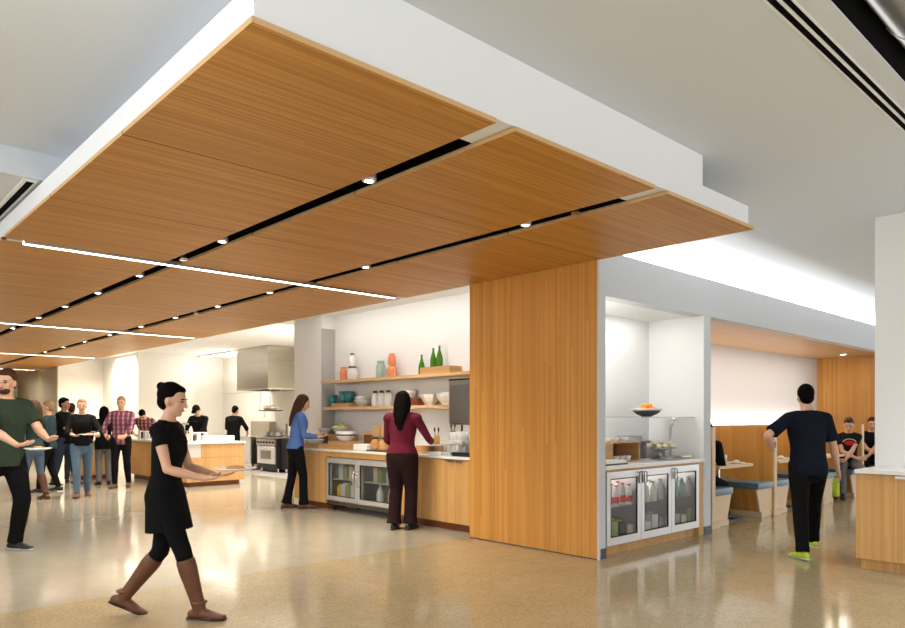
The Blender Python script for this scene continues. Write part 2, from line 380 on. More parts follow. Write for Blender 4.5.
# booth room
struct('wall_booth', 'lilac', [(8.0, 16.1, 5.72, 5.85, 0, 2.68)])
struct('ceiling_booth', 'wood_lintel', [(8.235, 15.97, 4.19, 5.72, 2.672, 2.70)])
struct('trim_booth', 'wood_lintel', [(8.225, 8.24, 4.185, 4.33, 0.1, 2.67), (8.225, 16.05, 4.183, 4.19, 2.655, 2.672)])
struct('wall_booth_end', 'wood_wall', [(15.97, 16.05, 4.33, 5.72, 0, 2.68)])
struct('wall_booth_panelling', 'wood_wallx', [(8.245, 15.96, 5.60, 5.635, 0, 1.30)])
struct('wall_booth_near', 'lilac', [(8.08, 8.235, 4.33, 5.72, 0, 2.68)])

# wood faced end wall next to the counter
o = struct('wall_wood', 'wood_wall', [(5.852, 5.885, 4.165, 5.985, 0.012, 3.0)])
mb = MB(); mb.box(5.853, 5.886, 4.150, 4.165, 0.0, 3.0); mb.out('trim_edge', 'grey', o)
struct('trim_shadow', 'base', [(5.86, 5.885, 4.165, 5.985, 0, 0.012)])

# ---------------------------------------------------------------- wood canopy
can = thing('ceiling_canopy', 'large dropped canopy of honey wood panels with white fascia and black slots', 'canopy', (0, 0, 0))
YB = [2.6, 4.13, 5.65, 7.18]
y = 7.28
ybays = [(2.6, 4.122), (4.132, 5.642), (5.652, 7.18)]
for s in range(4):
    st = 7.28 + s*6.3; w = (6.3-0.10)/4
    for k in range(4): ybays.append((st + k*w + (0.010 if k else 0), st + (k+1)*w))
XP = [(1.33, 2.742), (2.895, 4.325), (4.495, 5.87)]
for (x0, x1) in XP:
    for (y0, y1) in ybays:
        if y0 > 29.2: continue
        y1 = min(y1, 29.25)
        p = MB().box(x0, x1, y0, y1, 2.999, 3.025).out('wood_panel', 'wood_panel', can)
        p.data.materials.append(M['wood_edge'])
        p.data.materials.append(M['wood_dark'])   # dark reveals between neighbouring panels
        for f in p.data.polygons:
            if abs(f.normal.z) < 0.5: f.material_index = 2 if (abs(f.normal.y) > 0.5 and not (y0 == 2.6 and f.normal.y < 0)) else 1
fa = MB()
fa.box(1.345, 5.795, 2.615, 2.945, 3.03, 3.18)
for (x0, x1) in XP:
    fa.box(max(x0, 1.345), min(x1, 5.795), 2.945, 29.2, 3.03, 3.18)
fa.box(1.54, 5.02, 2.614, 5.39, 3.18, 3.405)
fa.out('fascia', 'fascia', can)
sl = MB()
for (x0, x1) in ((2.742, 2.895), (4.325, 4.495)):
    sl.box(x0, x1, 2.946, 29.2, 3.15, 3.175); sl.box(x0-0.0, x0+0.004, 2.946, 29.2, 3.027, 3.15); sl.box(x1-0.004, x1, 2.946, 29.2, 3.027, 3.15)
for s in range(5):
    ys = 7.18+s*6.3-(0.0); 
    if ys < 29: sl.box(1.35, 5.795, ys+0.002, ys+0.098, 3.024, 3.03)
for (y0, y1) in ybays:
    if y0 > 2.6 and y0 < 29: sl.box(1.36, 5.79, y0-0.012, y0+0.002, 3.0255, 3.0295)
sl.out('slot', 'black', can)
can['kind'] = 'thing'

# linear lights let into the canopy joints
ordn = ['nearest', 'second nearest', 'third nearest', 'farthest']
for s in range(4):
    ys = 7.23 + s*6.3
    t = thing('linear_light', '%s long glowing linear light crossing the wooden canopy' % ordn[s], 'ceiling light', (0, ys, 3.0), 0, 'linear lights across the canopy')
    MB().box(1.36, 5.86, -0.036, 0.036, -0.004, 0.02).box(1.49, 5.71, -0.036, -0.030, -0.024, -0.004).box(1.49, 5.71, 0.030, 0.036, -0.024, -0.004).out('housing', 'steel', t)
    MB().box(1.50, 5.70, -0.030, 0.030, -0.022, -0.004).out('diffuser', 'emit', t)
    l = area('linear_glow', (3.6, 0, -0.03), (4.2, 0.05), 40 if s else 48, (0, 0, -1), WARM, 130); l.parent = t
# downlights in the black slots
def downlight(x, y, label, group):
    t = thing('downlight', label, 'ceiling light', (x, y, 3.01), 0, group)
    o = MB().lathe([(0.030, 0.0), (0.046, 0.0), (0.050, 0.012), (0.046, 0.10), (0.0, 0.10), (0, 0.095), (0.040, 0.095), (0.036, 0.02), (0.030, 0.0)]).out('can', 'steel_light', t, True)
    MB().cyl((0, 0, 0.006), (0, 0, 0.012), 0.034).out('lens', 'emitd', t)
    MB().cyl((0, 0, 0.10), (0, 0, 0.142), 0.012, seg=8).out('stem', 'blackmetal', t)
    l = bpy.data.lights.new('downlight_beam', 'SPOT'); l.energy = 28; l.color = WARM; l.spot_size = math.radians(88); l.spot_blend = 0.8; l.shadow_soft_size = 0.04
    lo = bpy.data.objects.new('downlight_beam', l); COL.objects.link(lo); lo.parent = t; lo.location = (0, 0, -0.02)
words = ['nearest', 'second', 'third', 'fourth', 'fifth', 'sixth', 'seventh', 'eighth', 'ninth', 'tenth', 'eleventh', 'twelfth']
for i, yy in enumerate((3.85, 6.08, 8.18, 9.67, 11.17, 12.70, 14.5, 16.0)):
    downlight(2.819, yy, ('%s round downlight in the left black slot of the canopy' % words[i]) if not i else '%s round downlight from the front in the left black canopy slot' % words[i], 'downlights in the canopy slots')
for i, yy in enumerate((3.85, 6.08, 8.15, 9.66, 11.2, 12.7, 14.4, 16.0, 17.6, 19.2)):
    downlight(4.41, yy, ('%s round downlight in the right black slot of the canopy' % words[i]) if not i else '%s round downlight from the front in the right black canopy slot' % words[i], 'downlights in the canopy slots')
for x, yy, lab in ((2.819, 6.95, 'small dark sprinkler in the left slot just before the nearest linear light'), (4.41, 3.34, 'small dark sprinkler at the front end of the right canopy slot'), (4.41, 10.4, 'small sprinkler far back in the right canopy slot')):
    t = thing('sprinkler', lab, 'sprinkler', (x, yy, 2.985))
    MB().cyl((0, 0, 0.03), (0, 0, 0.165), 0.012, seg=8).cyl((0, 0, 0.02), (0, 0, 0.045), 0.035, 0.02).out('body', 'steel', t)
    MB().cyl((0, 0, 0.0), (0, 0, 0.006), 0.04).cyl((0.02, 0, 0.004), (0.02, 0, 0.024), 0.003, seg=6).cyl((-0.02, 0, 0.004), (-0.02, 0, 0.024), 0.003, seg=6).out('deflector', 'chrome', t)
# slot air diffuser beside the canopy, upper left
t = thing('air_diffuser', 'long black slot air diffuser with white frame in the lower ceiling at upper left', 'vent', (0, 0, 3.2))
MB().box(1.235, 1.262, 6.0, 14, -0.010, 0.0).box(1.320, 1.328, 6.0, 14, -0.008, 0.0).box(1.262, 1.320, 6.0, 6.03, -0.010, 0.0).out('frame', 'white', t)
MB().box(1.262, 1.320, 6.03, 14, 0.004, 0.02).out('void', 'black', t)
# duct above the open strip, upper right
t = thing('air_duct', 'round metal duct in the dark ceiling opening at the top right', 'duct')
MB().cyl((-3, 1.03, 3.86), (14, 1.03, 3.86), 0.30, seg=32).out('pipe', 'ductm', t, True)
mb = MB()
for k in range(14): mb.cyl((-2.5+k*1.2, 1.03, 3.86), (-2.47+k*1.2, 1.03, 3.86), 0.307, seg=32)
mb.out('seam_band', 'steel_light', t)
# kitchen ceiling strip light
t = thing('strip_light', 'short white strip light on the kitchen ceiling left of the steel hood', 'ceiling light', (0, 0, 3.3))
MB().box(8.9, 9.06, 17.9, 20.8, -0.05, 0).out('housing', 'white', t); MB().box(8.92, 9.04, 17.95, 20.75, -0.062, -0.05).out('diffuser', 'emitk', t)

struct('wall_left', 'white', [(-5.2, -5.0, 4.0, 30, 0, 3.405)])
# ================================================================ counter with the shelves
ZT = 0.935
def rot2(m, ang): return m
t = MB().prism([(6.005, 5.992), (6.697, 5.992), (6.697, 10.112), (6.432, 10.112), (6.432, 10.36), (6.10, 10.36), (6.03, 10.33), (6.005, 10.26)], 'z', 0.905, ZT).out('worktop', 'quartz', None, loc=(0, 0, 0))
tag(t, 'long white worktop of the self-serve counter below the wooden shelves', 'worktop')
def cab_unit(y0, y1, nd, label, hand):
    c = thing('base_cabinet', label, 'cabinet', (6.03, y0, 0), 0, 'wood base cabinets of the shelf counter')
    w = y1 - y0
    MB().box(0.02, 0.65, 0.0, w, 0.1, 0.903).out('body', 'wood_cab', c)
    MB().box(0.07, 0.6, 0.0, w, 0.0, 0.1).out('toe_kick', 'wood_dark', c)
    dw = w/nd
    for k in range(nd):
        d = MB().box(-0.0, 0.019, k*dw+0.002, (k+1)*dw-0.002, 0.1, 0.895).out('door', 'wood_cab', c)
        hy = k*dw + (dw-0.13 if hand[k] > 0 else 0.03)
        MB().box(-0.028, 0.0, hy, hy+0.10, 0.885, 0.893).box(-0.028, -0.024, hy, hy+0.10, 0.868, 0.885).out('handle', 'steel', d)
    return c
cab_unit(5.995, 6.43, 1, 'narrow wood base cabinet against the wood clad wall', [1])
cab_unit(6.432, 7.69, 2, 'wood base cabinet in front of which the woman in maroon stands', [-1, 1])
c = thing('base_cabinet', 'wood cabinet end at the left end of the counter behind the woman in blue', 'cabinet', (6.03, 9.39, 0), 0, 'wood base cabinets of the shelf counter')
MB().box(0.0, 0.40, 0.0, 0.93, 0.1, 0.903).out('body', 'wood_cab', c)
MB().box(0.07, 0.38, 0.0, 0.90, 0.0, 0.1).out('toe_kick', 'wood_dark', c)
o = MB().box(6.03, 6.65, 7.692, 9.388, 0.825, 0.903).out('fridge_fascia', 'wood_cab')
tag(o, 'horizontal wood rail above the double glass door refrigerator', 'panel')

def carton(name, label, cat, loc, sz, m, parent=None, group=None, rz=0.0, cap=None):
    """gable top carton / box"""
    w, d, h = sz
    mb = MB()
    if cap: mb.prism([(-w/2, 0), (w/2, 0), (w/2, h*.8), (0, h), (-w/2, h*.8)], 'y', -d/2, d/2)
    else: mb.box(-w/2, w/2, -d/2, d/2, 0, h, min(w, d)*0.05)
    o = mb.out(name, m, parent, loc=loc, rz=rz)
    if label: tag(o, label, cat, group)
    return o
def jug(label, loc, h, m, capm='redp', group=None, r=0.05, neck=0.35, cat='bottle', name='bottle', labelband=None):
    t = thing(name, label, cat, loc, 0, group)
    MB().lathe([(0, 0), (r*.9, 0), (r, h*.03), (r, h*.55), (r*.85, h*.68), (r*neck, h*.85), (r*neck, h*.94), (0, h*.94)]).out('body', m, t, True)
    MB().cyl((0, 0, h*.94), (0, 0, h), r*neck*1.15, seg=12).out('cap', capm, t, False)
    if labelband: MB().lathe([(r*.99, h*.15), (r*1.03, h*.15), (r*1.03, h*.45), (r*.99, h*.45), (r*.99, h*.15)]).out('label_band', labelband, t, True)
    return t

# double glass door refrigerator under the worktop
fr = thing('undercounter_refrigerator', 'steel double glass door refrigerator on castors under the white counter', 'refrigerator', (6.02, 7.71, 0))
FW = 1.65
MB().box(0.08, 0.62, 0, 0.03, 0.10, 0.815).box(0.08, 0.62, FW-0.03, FW, 0.10, 0.815).box(0.08, 0.62, 0.03, FW-0.03, 0.785, 0.815).box(0.08, 0.62, 0.03, FW-0.03, 0.10, 0.17).box(0.09, 0.61, FW/2-0.02, FW/2+0.02, 0.17, 0.785).out('case', 'steel', fr)
MB().box(0.59, 0.61, 0.03, FW-0.03, 0.17, 0.785).out('back_liner', 'lightin', fr)
for k in range(2):
    MB().box(0.12, 0.58, 0.035+k*FW/2, FW/2-0.025+k*FW/2, 0.465, 0.477).out('wire_shelf', 'steel_light', fr)
g = MB().box(0.02, 0.08, 0.0, FW, 0.10, 0.155).out('grille', 'steel', fr)
mb = MB()
for k in range(4): mb.box(0.012, 0.02, 0.05, FW-0.05, 0.108+k*0.012, 0.112+k*0.012)
mb.out('louvre', 'black', g)
for k in range(2):
    y0, y1 = 0.005+k*FW/2, FW/2-0.005+k*FW/2
    d = MB().box(0.015, 0.075, y0, y0+0.055, 0.16, 0.81).box(0.015, 0.075, y1-0.055, y1, 0.16, 0.81).box(0.015, 0.075, y0+0.055, y1-0.055, 0.73, 0.81).box(0.015, 0.075, y0+0.055, y1-0.055, 0.16, 0.225).out('door', 'steel_light', fr)
    MB().box(0.035, 0.045, y0+0.055, y1-0.055, 0.225, 0.73).out('pane', 'glass', d)
    MB().box(0.0145, 0.034, y0+0.055, y0+0.064, 0.225, 0.73).box(0.0145, 0.034, y1-0.064, y1-0.055, 0.225, 0.73).box(0.0145, 0.034, y0+0.064, y1-0.064, 0.72, 0.73).box(0.0145, 0.034, y0+0.064, y1-0.064, 0.225, 0.235).out('gasket', 'rubber', d)
    hy = (y0+0.035) if k == 1 else (y1-0.035)
    MB().tube([(0.015, hy, 0.40), (-0.03, hy, 0.43), (-0.035, hy, 0.52), (-0.03, hy, 0.61), (0.015, hy, 0.64)], 0.011).out('handle', 'chrome', d, True)
for (a, b) in ((0.10, 0.10), (0.10, FW-0.10), (0.55, 0.10), (0.55, FW-0.10)):
    w = MB().cyl((a, b-0.014, 0.035), (a, b+0.014, 0.035), 0.035).out('castor', 'rubber', fr)
    MB().box(a-0.02, a+0.02, b-0.024, b+0.024, 0.068, 0.10).out('fork', 'chrome', w)
L = 'refrigerated drinks behind the left glass door'
for i, (dy, h, mt) in enumerate(((1.02, .26, 'milk'), (1.14, .26, 'milk'), (1.27, .26, 'greenp'), (1.39, .25, 'milk'), (1.50, .22, 'yellowp'))):
    carton('carton', 'carton on the bottom shelf of the double door fridge, left door, %s from the left' % ['fifth', 'fourth', 'third', 'second', 'first'][i], 'carton', (6.22, 7.71+dy, .171), (.10, .105, h), mt, group='cartons in the double door fridge', cap=True)
for i, (dy, h, mt) in enumerate(((1.05, .22, 'milk'), (1.18, .25, 'dough'), (1.32, .24, 'greenp'), (1.45, .24, 'milk'))):
    carton('carton', 'carton on the upper shelf of the double door fridge, left door, %s from the left' % ['fourth', 'third', 'second', 'first'][i], 'carton', (6.22, 7.71+dy, .478), (.10, .105, h), mt, group='cartons in the double door fridge', cap=True)
jug('white milk bottle on the bottom shelf behind the right glass door', (6.26, 7.71+.56, .171), .27, 'milk', 'milk', r=.055)
jug('yellow juice bottle on the bottom shelf behind the right glass door', (6.26, 7.71+.30, .171), .28, 'yellowp', 'orange', r=.05)
jug('pale juice bottle at the right end of the bottom fridge shelf', (6.26, 7.71+.16, .171), .26, 'dough', 'bluep', r=.045)
jug('clear glass carafe on the upper shelf behind the right glass door', (6.26, 7.71+.32, .478), .25, 'jarglass', 'milk', r=.065)
for i, (dy, h, mt) in enumerate(((.60, .25, 'dough'), (.49, .22, 'greenp'), (.20, .24, 'milk'))):
    carton('carton', 'carton behind the right door of the double door fridge, upper shelf, %s' % ['leftmost', 'second from the left', 'rightmost'][i], 'carton', (6.24, 7.71+dy, .478), (.09, .09, h), mt, group='cartons in the double door fridge', cap=True)
jug('dark bottle on the upper shelf at the left of the right glass door', (6.34, 7.71+.62, .478), .24, 'pot', 'slate', r=.045)

# ---------------------------------------------------------------- floating shelves
ZS1, ZS2 = 2.035, 1.60
for z, y0, lab in ((ZS1, 5.99, 'upper floating oak shelf with orange bottles and green bottles on it'), (ZS2, 6.80, 'lower floating oak shelf with teal cups and white bowls on it')):
    o = MB().box(6.41, 6.70, y0, 10.05, z-0.045, z, 0.002).out('wall_shelf', 'wood_shelf'); tag(o, lab, 'shelf', 'floating wood shelves')
o = MB().box(6.41, 6.433, 10.05, 10.11, ZS1-0.045, ZS1).out('shelf_bracket', 'wood_shelf'); tag(o, 'end cap of the upper shelf on the tiled return', 'bracket')
def bottle(name, label, loc, prof, m, group=None, cat='bottle', capm=None, capz=None):
    t = thing(name, label, cat, loc, 0, group)
    MB().lathe([(0, 0)] + prof + [(0, prof[-1][1])]).out('body', m, t, True)
    if capm: MB().lathe([(0, capz[0]), (capz[2], capz[0]), (capz[2], capz[1]), (0, capz[1])]).out('cap', capm, t)
    return t
def canister(label, loc, r, h, m, group):
    return bottle('canister', label, loc, [(r*.95, 0), (r, h*.04), (r, h*.68), (r*.92, h*.76), (r*.68, h*.82), (r*.68, h*.88)], m, group, 'canister', m, (h*.88, h, r*.78))
canister('orange canister at the left end of the upper shelf', (6.56, 9.66, ZS1), .062, .22, 'orange', 'orange canisters')
canister('sage green canister in the middle of the upper shelf', (6.56, 8.66, ZS1), .073, .26, 'sage', 'canisters')
canister('lower orange canister of the stacked pair on the upper shelf', (6.55, 8.36, ZS1), .070, .20, 'orange', 'orange canisters')
canister('top orange canister of the stacked pair', (6.55, 8.37, ZS1+.201), .058, .15, 'orange', 'orange canisters')
o = bottle('glass_carafe', 'clear glass cloche bottle with dark collar on the left of the upper shelf', (6.55, 9.40, ZS1), [(.085, 0), (.088, .12), (.075, .19), (.035, .235), (.035, .25), (.055, .29), (.055, .36), (.03, .40)], 'jarglass', None, 'carafe', 'slate', (.40, .425, .034))
MB().lathe([(.076, .185), (.081, .185), (.060, .215), (.055, .215), (.076, .185)]).out('collar', 'slate', o)
def wire(label, loc, w, h):
    t = thing('wire_holder', label, 'rack', loc)
    mb = MB()
    for s in (-1, 1): mb.tube([(-.05, s*w, 0), (-.05, s*w, h), (.05, s*w, h), (.05, s*w, 0)], .004, 6)
    mb.tube([(-.05, -w, h), (-.05, w, h)], .004, 6).tube([(.05, -w, h*.5), (.05, w, h*.5)], .004, 6)
    mb.out('wire_frame', 'steel', t)
wire('thin wire holder round the leftmost orange canister', (6.56, 9.66, ZS1), .115, .12)
wire('thin wire holder round the stacked orange canisters', (6.55, 8.36, ZS1), .13, .13)
CRT = 'wood_crate'
def crate(label, loc, sz, rz=0.0, m=CRT, name='wooden_crate', cat='crate', group='wooden serving crates', wall=0.012, slots=True):
    w, d, h = sz
    t = thing(name, label, cat, loc, rz, group)
    MB().box(-w/2, w/2, -d/2, d/2, 0, wall).out('base', m, t)
    MB().box(-w/2, -w/2+wall, -d/2, d/2, wall, h).out('front_board', m, t)
    MB().box(w/2-wall, w/2, -d/2, d/2, wall, h).out('back_board', m, t)
    for s in (-1, 1):
        MB().box(-w/2+wall, w/2-wall, s*d/2-(wall if s > 0 else 0), s*d/2+(0 if s > 0 else wall), wall, h).out('end_board', m, t)
    return t
def solidbox(name, label, cat, loc, sz, m, group=None, rz=0, bev=.004):
    w, d, h = sz
    o = MB().box(-w/2, w/2, -d/2, d/2, 0, h, bev).out(name, m, loc=loc, rz=rz)
    return tag(o, label, cat, group)
t = crate('low wooden box under two green bottles on the upper shelf', (6.55, 7.28, ZS1), (.22, .62, .085))
MB().box(-.11, .11, -.31, .31, .085, .095).out('lid', CRT, t)
def gbottle(label, y, z, h):
    return bottle('green_bottle', label, (6.55, y, z), [(.052*h/.33, 0), (.055*h/.33, .01), (.055*h/.33, h*.38), (.045*h/.33, h*.52), (.018, h*.78), (.013, h*.97)], 'greenglass', 'green glass bottles', 'bottle', 'greenglass', (h*.97, h, .016))
gbottle('green glass bottle standing directly on the upper shelf', 7.68, ZS1, .29)
gbottle('left green bottle on the low wooden box', 7.43, ZS1+.096, .27)
gbottle('right green bottle on the low wooden box', 7.30, ZS1+.096, .295)
def cup(name, label, loc, r, h, m, group=None, cat='cup', foot=.6, seg=20):
    o = MB().lathe([(0, 0), (r*foot, 0), (r*.88, h*.45), (r, h), (r*.95, h), (r*.82, h*.47), (r*foot*.85, .012), (0, .012)], seg=seg).out(name, m, loc=loc, smooth=True)
    return tag(o, label, cat, group)
cup('teal_cup', 'teal cup standing at the left end of the lower shelf', (6.55, 10.00-.04, ZS2), .085, .20, 'teal', 'teal cups', foot=.5)
t = crate('low wooden tray holding two teal cups on the lower shelf', (6.55, 9.60, ZS2), (.22, .50, .062))
MB().box(-.097, .097, -.236, .236, .040, .052).out('slat_floor', CRT, t)
cup('teal_cup', 'left teal cup on the low wooden tray', (6.55, 9.63, ZS2+.053), .088, .20, 'teal', 'teal cups', foot=.5)
cup('teal_cup', 'right teal cup on the low wooden tray', (6.56, 9.50, ZS2+.053), .086, .20, 'teal', 'teal cups', foot=.5)
def bowl(name, label, loc, r, h, m, group=None, sx=1, sy=1, seg=24, foot=.42, rz=0.0):
    o = MB().lathe([(0, 0), (r*foot, 0), (r*foot*1.05, h*.06), (r*.75, h*.42), (r*.95, h*.8), (r, h), (r*.96, h), (r*.88, h*.78), (r*.68, h*.46), (r*foot*.9, h*.16), (0, h*.14)], seg=seg, sx=sx, sy=sy).out(name, m, loc=loc, smooth=(seg > 8), rz=rz)
    return tag(o, label, 'bowl', group)
bowl('serving_bowl', 'large grey bowl on the lower shelf beside the teal cups', (6.555, 9.12, ZS2), .14, .105, 'bowl_grey')
bowl('serving_bowl', 'grey bowl nested in the large grey bowl on the shelf', (6.555, 9.12, ZS2+.03), .130, .125, 'bowl_grey')
for i, y in enumerate((8.80, 8.64, 8.47)):
    bottle('glass_bottle', 'clear arched bottle with dark shoulder, %s of three on the lower shelf' % ['left', 'middle', 'right'][i], (6.56, y, ZS2), [(.056, 0), (.060, .01), (.060, .17), (.050, .205)], 'jarglass', 'three glass bottles on the lower shelf', 'bottle', 'slate', (.205, .24, .036))
bowl('small_dish', 'small white dish on the lower shelf left of the dark haired woman', (6.55, 8.22, ZS2), .07, .05, 'bowl_white')
bowl('serving_bowl', 'white stemmed bowl on the lower shelf behind the woman in maroon', (6.58, 8.0, ZS2), .11, .23, 'bowl_white', foot=.25)
solidbox('wooden_box', 'small reddish wooden box on the lower shelf right of the woman in maroon', 'box', (6.56, 7.80, ZS2), (.14, .17, .11), 'wood_dark')
bowl('faceted_bowl', 'left angular white bowl on the lower shelf', (6.555, 7.50, ZS2), .165, .15, 'bowl_white', 'angular white bowls', seg=6, sx=.8)
bowl('faceted_bowl', 'right angular white bowl on the lower shelf', (6.555, 7.15, ZS2), .17, .15, 'bowl_white', 'angular white bowls', seg=6, sx=.8)
bowl('faceted_bowl', 'angular white bowl nested in the right one on the lower shelf', (6.555, 7.14, ZS2+.03), .15, .14, 'bowl_white', 'angular white bowls', seg=6, sx=.8)

# ---------------------------------------------------------------- things on the counter
crate('long low wooden crate at the left end of the counter', (6.22, 9.98, ZT), (.26, .62, .075))
crate('taller wooden crate on the counter under the white patterned bowl', (6.24, 9.15, ZT), (.30, .50, .125))
t = crate('small wooden crate behind the bowls on the left of the counter', (6.52, 9.62, ZT), (.24, .50, .20))
bowl('serving_bowl', 'grey bowl standing in the long low crate', (6.20, 9.92, ZT+.013), .135, .13, 'bowl_grey', 'counter bowls')
bowl('serving_bowl', 'small grey bowl at the far left of the low crate', (6.24, 10.17, ZT+.013), .10, .12, 'bowl_grey', 'counter bowls')
t = thing('bread_board', 'wooden riser board bearing bowls behind the left crate', 'board', (6.47, 10.0, ZT))
MB().box(-.12, .12, -.25, .25, .18, .20).out('board', CRT, t)
for s in (-1, 1): MB().box(-.10, .10, s*.22-.01, s*.22+.01, 0, .18).out('leg', CRT, t)
bowl('serving_bowl', 'upper grey bowl on the wooden riser board', (6.46, 10.06, ZT+.201), .12, .12, 'bowl_grey', 'counter bowls')
bb = bowl('serving_bowl', 'grey bowl heaped with green apples', (6.50, 9.66, ZT+.225), .15, .12, 'bowl_grey', 'counter bowls')
o = crate('thin wooden riser under the apple bowl', (6.52, 9.62, ZT+.201), (.26, .52, .022), group='wooden risers', wall=.010)
for i, (a, b, c) in enumerate(((-.05, -.05, .09), (.05, -.04, .09), (-.04, .05, .09), (.05, .06, .09), (0, 0, .135), (0.0, -.09, .10), (-.09, 0.0, .095), (0, .10, .10))):
    t = thing('green_apple', 'green apple, %s of the heap in the grey bowl' % ['front left', 'back left', 'front right', 'back right', 'topmost', 'leftmost', 'frontmost', 'rightmost'][i], 'apple', (6.50+a, 9.66+b, ZT+.245+c-.03), 0, 'green apples in the grey bowl')
    MB().lathe([(0, .008), (.015, 0), (.033, .018), (.036, .038), (.026, .060), (.010, .064), (0, .056)], seg=12).out('flesh', 'apple', t, True)
    MB().cyl((0, 0, .056), (.003, 0, .072), .0025, seg=6).out('stem', 'wood_dark', t)
t = thing('patterned_bowl', 'white bowl with dark band standing on the taller wooden crate', 'bowl', (6.25, 9.15, ZT+.127))
MB().box(-.13, .13, -.19, .19, -.012, 0).out('lid_board', CRT, t)
MB().lathe([(0, 0), (.08, 0), (.085, .01), (.14, .07), (.155, .15), (.150, .15), (.13, .07), (.08, .02), (0, .02)], seg=24).out('bowl_body', 'bowl_white', t, True)
MB().lathe([(.146, .085), (.151, .085), (.1545, .105), (.1495, .105), (.146, .085)], seg=24).out('dark_band', 'slate', t)
solidbox('white_tub', 'low white tub between the crate and the bread', 'tub', (6.25, 8.62, ZT), (.22, .34, .095), 'paper', bev=.01)
solidbox('tea_box', 'reddish brown box behind the low white tub', 'box', (6.50, 8.80, ZT), (.14, .24, .23), 'wood_dark')
o = thing('lidded_tin', 'small grey lidded tin behind the white tub', 'tin', (6.46, 8.52, ZT))
MB().cyl((0, 0, 0), (0, 0, .16), .06, seg=20).out('body', 'bowl_grey', o, False); MB().cyl((0, 0, .16), (0, 0, .18), .064, seg=20).out('lid', 'steel', o)
o = crate('open kraft tray on top of the reddish box', (6.50, 8.72, ZT+.231), (.16, .36, .05), m='kraft', group='kraft trays')
for i, (x, y, z, w, d, h, lab) in enumerate(((6.48, 8.33, 0, .18, .20, .20, 'kraft carton at the back left of the bread display'), (6.48, 8.10, 0, .18, .20, .20, 'kraft carton at the back right of the bread display'),
        (6.48, 8.34, .202, .16, .17, .14, 'kraft carton stacked at the upper left of the bread display'), (6.48, 8.14, .202, .16, .17, .13, 'kraft carton stacked at the upper right of the bread display'))):
    carton('kraft_carton', lab, 'carton', (x, y, ZT+z), (w, d, h), 'kraft', group='kraft cartons of the bread display')
o = solidbox('wire_tray', 'dark low tray under the bread bags', 'tray', (6.24, 8.20, ZT), (.24, .48, .02), 'slate')
for i, y in enumerate((8.32, 8.13)):
    t = thing('bread_bag', 'bagged brown loaf with dark tie, %s of the pair' % ['left', 'right'][i], 'bread', (6.22, y, ZT+.021), 0, 'bagged loaves')
    MB().loft([(0, 0, .0), (0, 0, .03), (0, 0, .11), (0, 0, .15), (0, 0, .165)], [(.075, .080), (.085, .088), (.080, .085), (.045, .06), (.02, .03)], (1, 0, 0), 8, 'flat', 'flat').out('bag', 'bread', t, False)
    MB().box(-.03, .03, -.04, .04, .160, .178, .004).out('tie', 'slate', t)
for i, y in enumerate((8.34, 8.14)):
    o = MB().box(-.07, .07, -.085, .085, 0, .17, .01).out('kraft_carton', 'kraft', loc=(6.30, y, ZT+.21)); tag(o, 'front kraft carton above the bagged loaves, %s' % ['left', 'right'][i], 'carton', 'kraft cartons of the bread display')
o = MB().box(-.09, .09, -.20, .20, .188, .208).box(.07, .09, -.20, .20, 0, .188).out('riser', 'steel', loc=(6.30, 8.24, ZT)); tag(o, 'small metal riser carrying the front kraft cartons', 'riser')
# right part: cork riser with utensil crocks and glasses
def roundr(name, label, cat, loc, r, h, m, group=None):
    return tag(MB().lathe([(0, 0), (r*.98, 0), (r, .006), (r, h-.006), (r*.98, h), (0, h)], seg=28).out(name, m, loc=loc), label, cat, group)
roundr('wood_drum', 'round wooden drum riser on the counter right of the woman in maroon', 'riser', (6.27, 7.28, ZT), .125, .115, 'wood_crate')
o = MB().box(-.14, .14, -.27, .27, .116, .132, .003).out('serving_board', 'quartz', loc=(6.30, 7.24, ZT)); tag(o, 'white serving slab lying on the wooden drums', 'board')
roundr('wood_drum', 'second round wooden drum behind under the white slab', 'riser', (6.33, 7.05, ZT), .08, .115, 'wood_crate')
def crock(label, loc, m, n):
    t = thing('utensil_crock', label, 'crock', loc, 0, 'utensil crocks')
    MB().lathe([(0, 0), (.040, 0), (.043, .01), (.043, .12), (.038, .12), (.038, .012), (0, .012)]).out('crock', m, t, True)
    for k in range(n):
        a = 2*PI*k/n; dx, dy = .02*math.cos(a), .02*math.sin(a)
        u = MB().tube([(dx*.5, dy*.5, .02), (dx*1.6, dy*1.8, .17)], .005, 6).out('utensil', 'blackmetal', t)
        MB().ell((dx*1.75, dy*2.0, .195), (.010, .014, .034), 10).out('utensil_head', 'blackmetal', u, True)
crock('amber crock of black utensils at the hand of the woman in maroon', (6.30, 7.08, ZT+.133), mat('amber', (.55, .30, .06), .3), 4)
crock('black crock of utensils behind the amber crock', (6.50, 6.92+.05, ZT+.19), 'slate', 4)
t = thing('glass_rack', 'raised white rack of drinking glasses beside the beverage dispenser', 'rack', (6.48, 6.86, ZT))
MB().box(-.16, .16, -.24, .24, .175, .188).out('shelf_board', 'quartz', t)
for a in (-.15, .15):
    for b in (-.23, .23): MB().cyl((a, b, 0), (a, b, .175), .006, seg=8).out('leg', 'steel', t)
def tumbler(label, loc, r=.033, h=.11, group='drinking glasses'):
    return tag(MB().lathe([(0, 0), (r*.8, 0), (r, h), (r*.93, h), (r*.74, .008), (0, .008)], seg=14).out('drinking_glass', 'jarglass', loc=loc, smooth=True), label, 'glass', group)
k = 0
pos = ['leftmost', 'second', 'third', 'fourth', 'rightmost']
for row, x in enumerate((6.36, 6.44)):
    for c, y in enumerate((6.86, 6.79, 6.72, 6.65)):
        tumbler('clear glass on top of the raised rack, %s of the %s row' % (['leftmost', 'second', 'third', 'rightmost'][c], ['front', 'back'][row]), (x, y, ZT+.189), group='glasses on the raised rack')
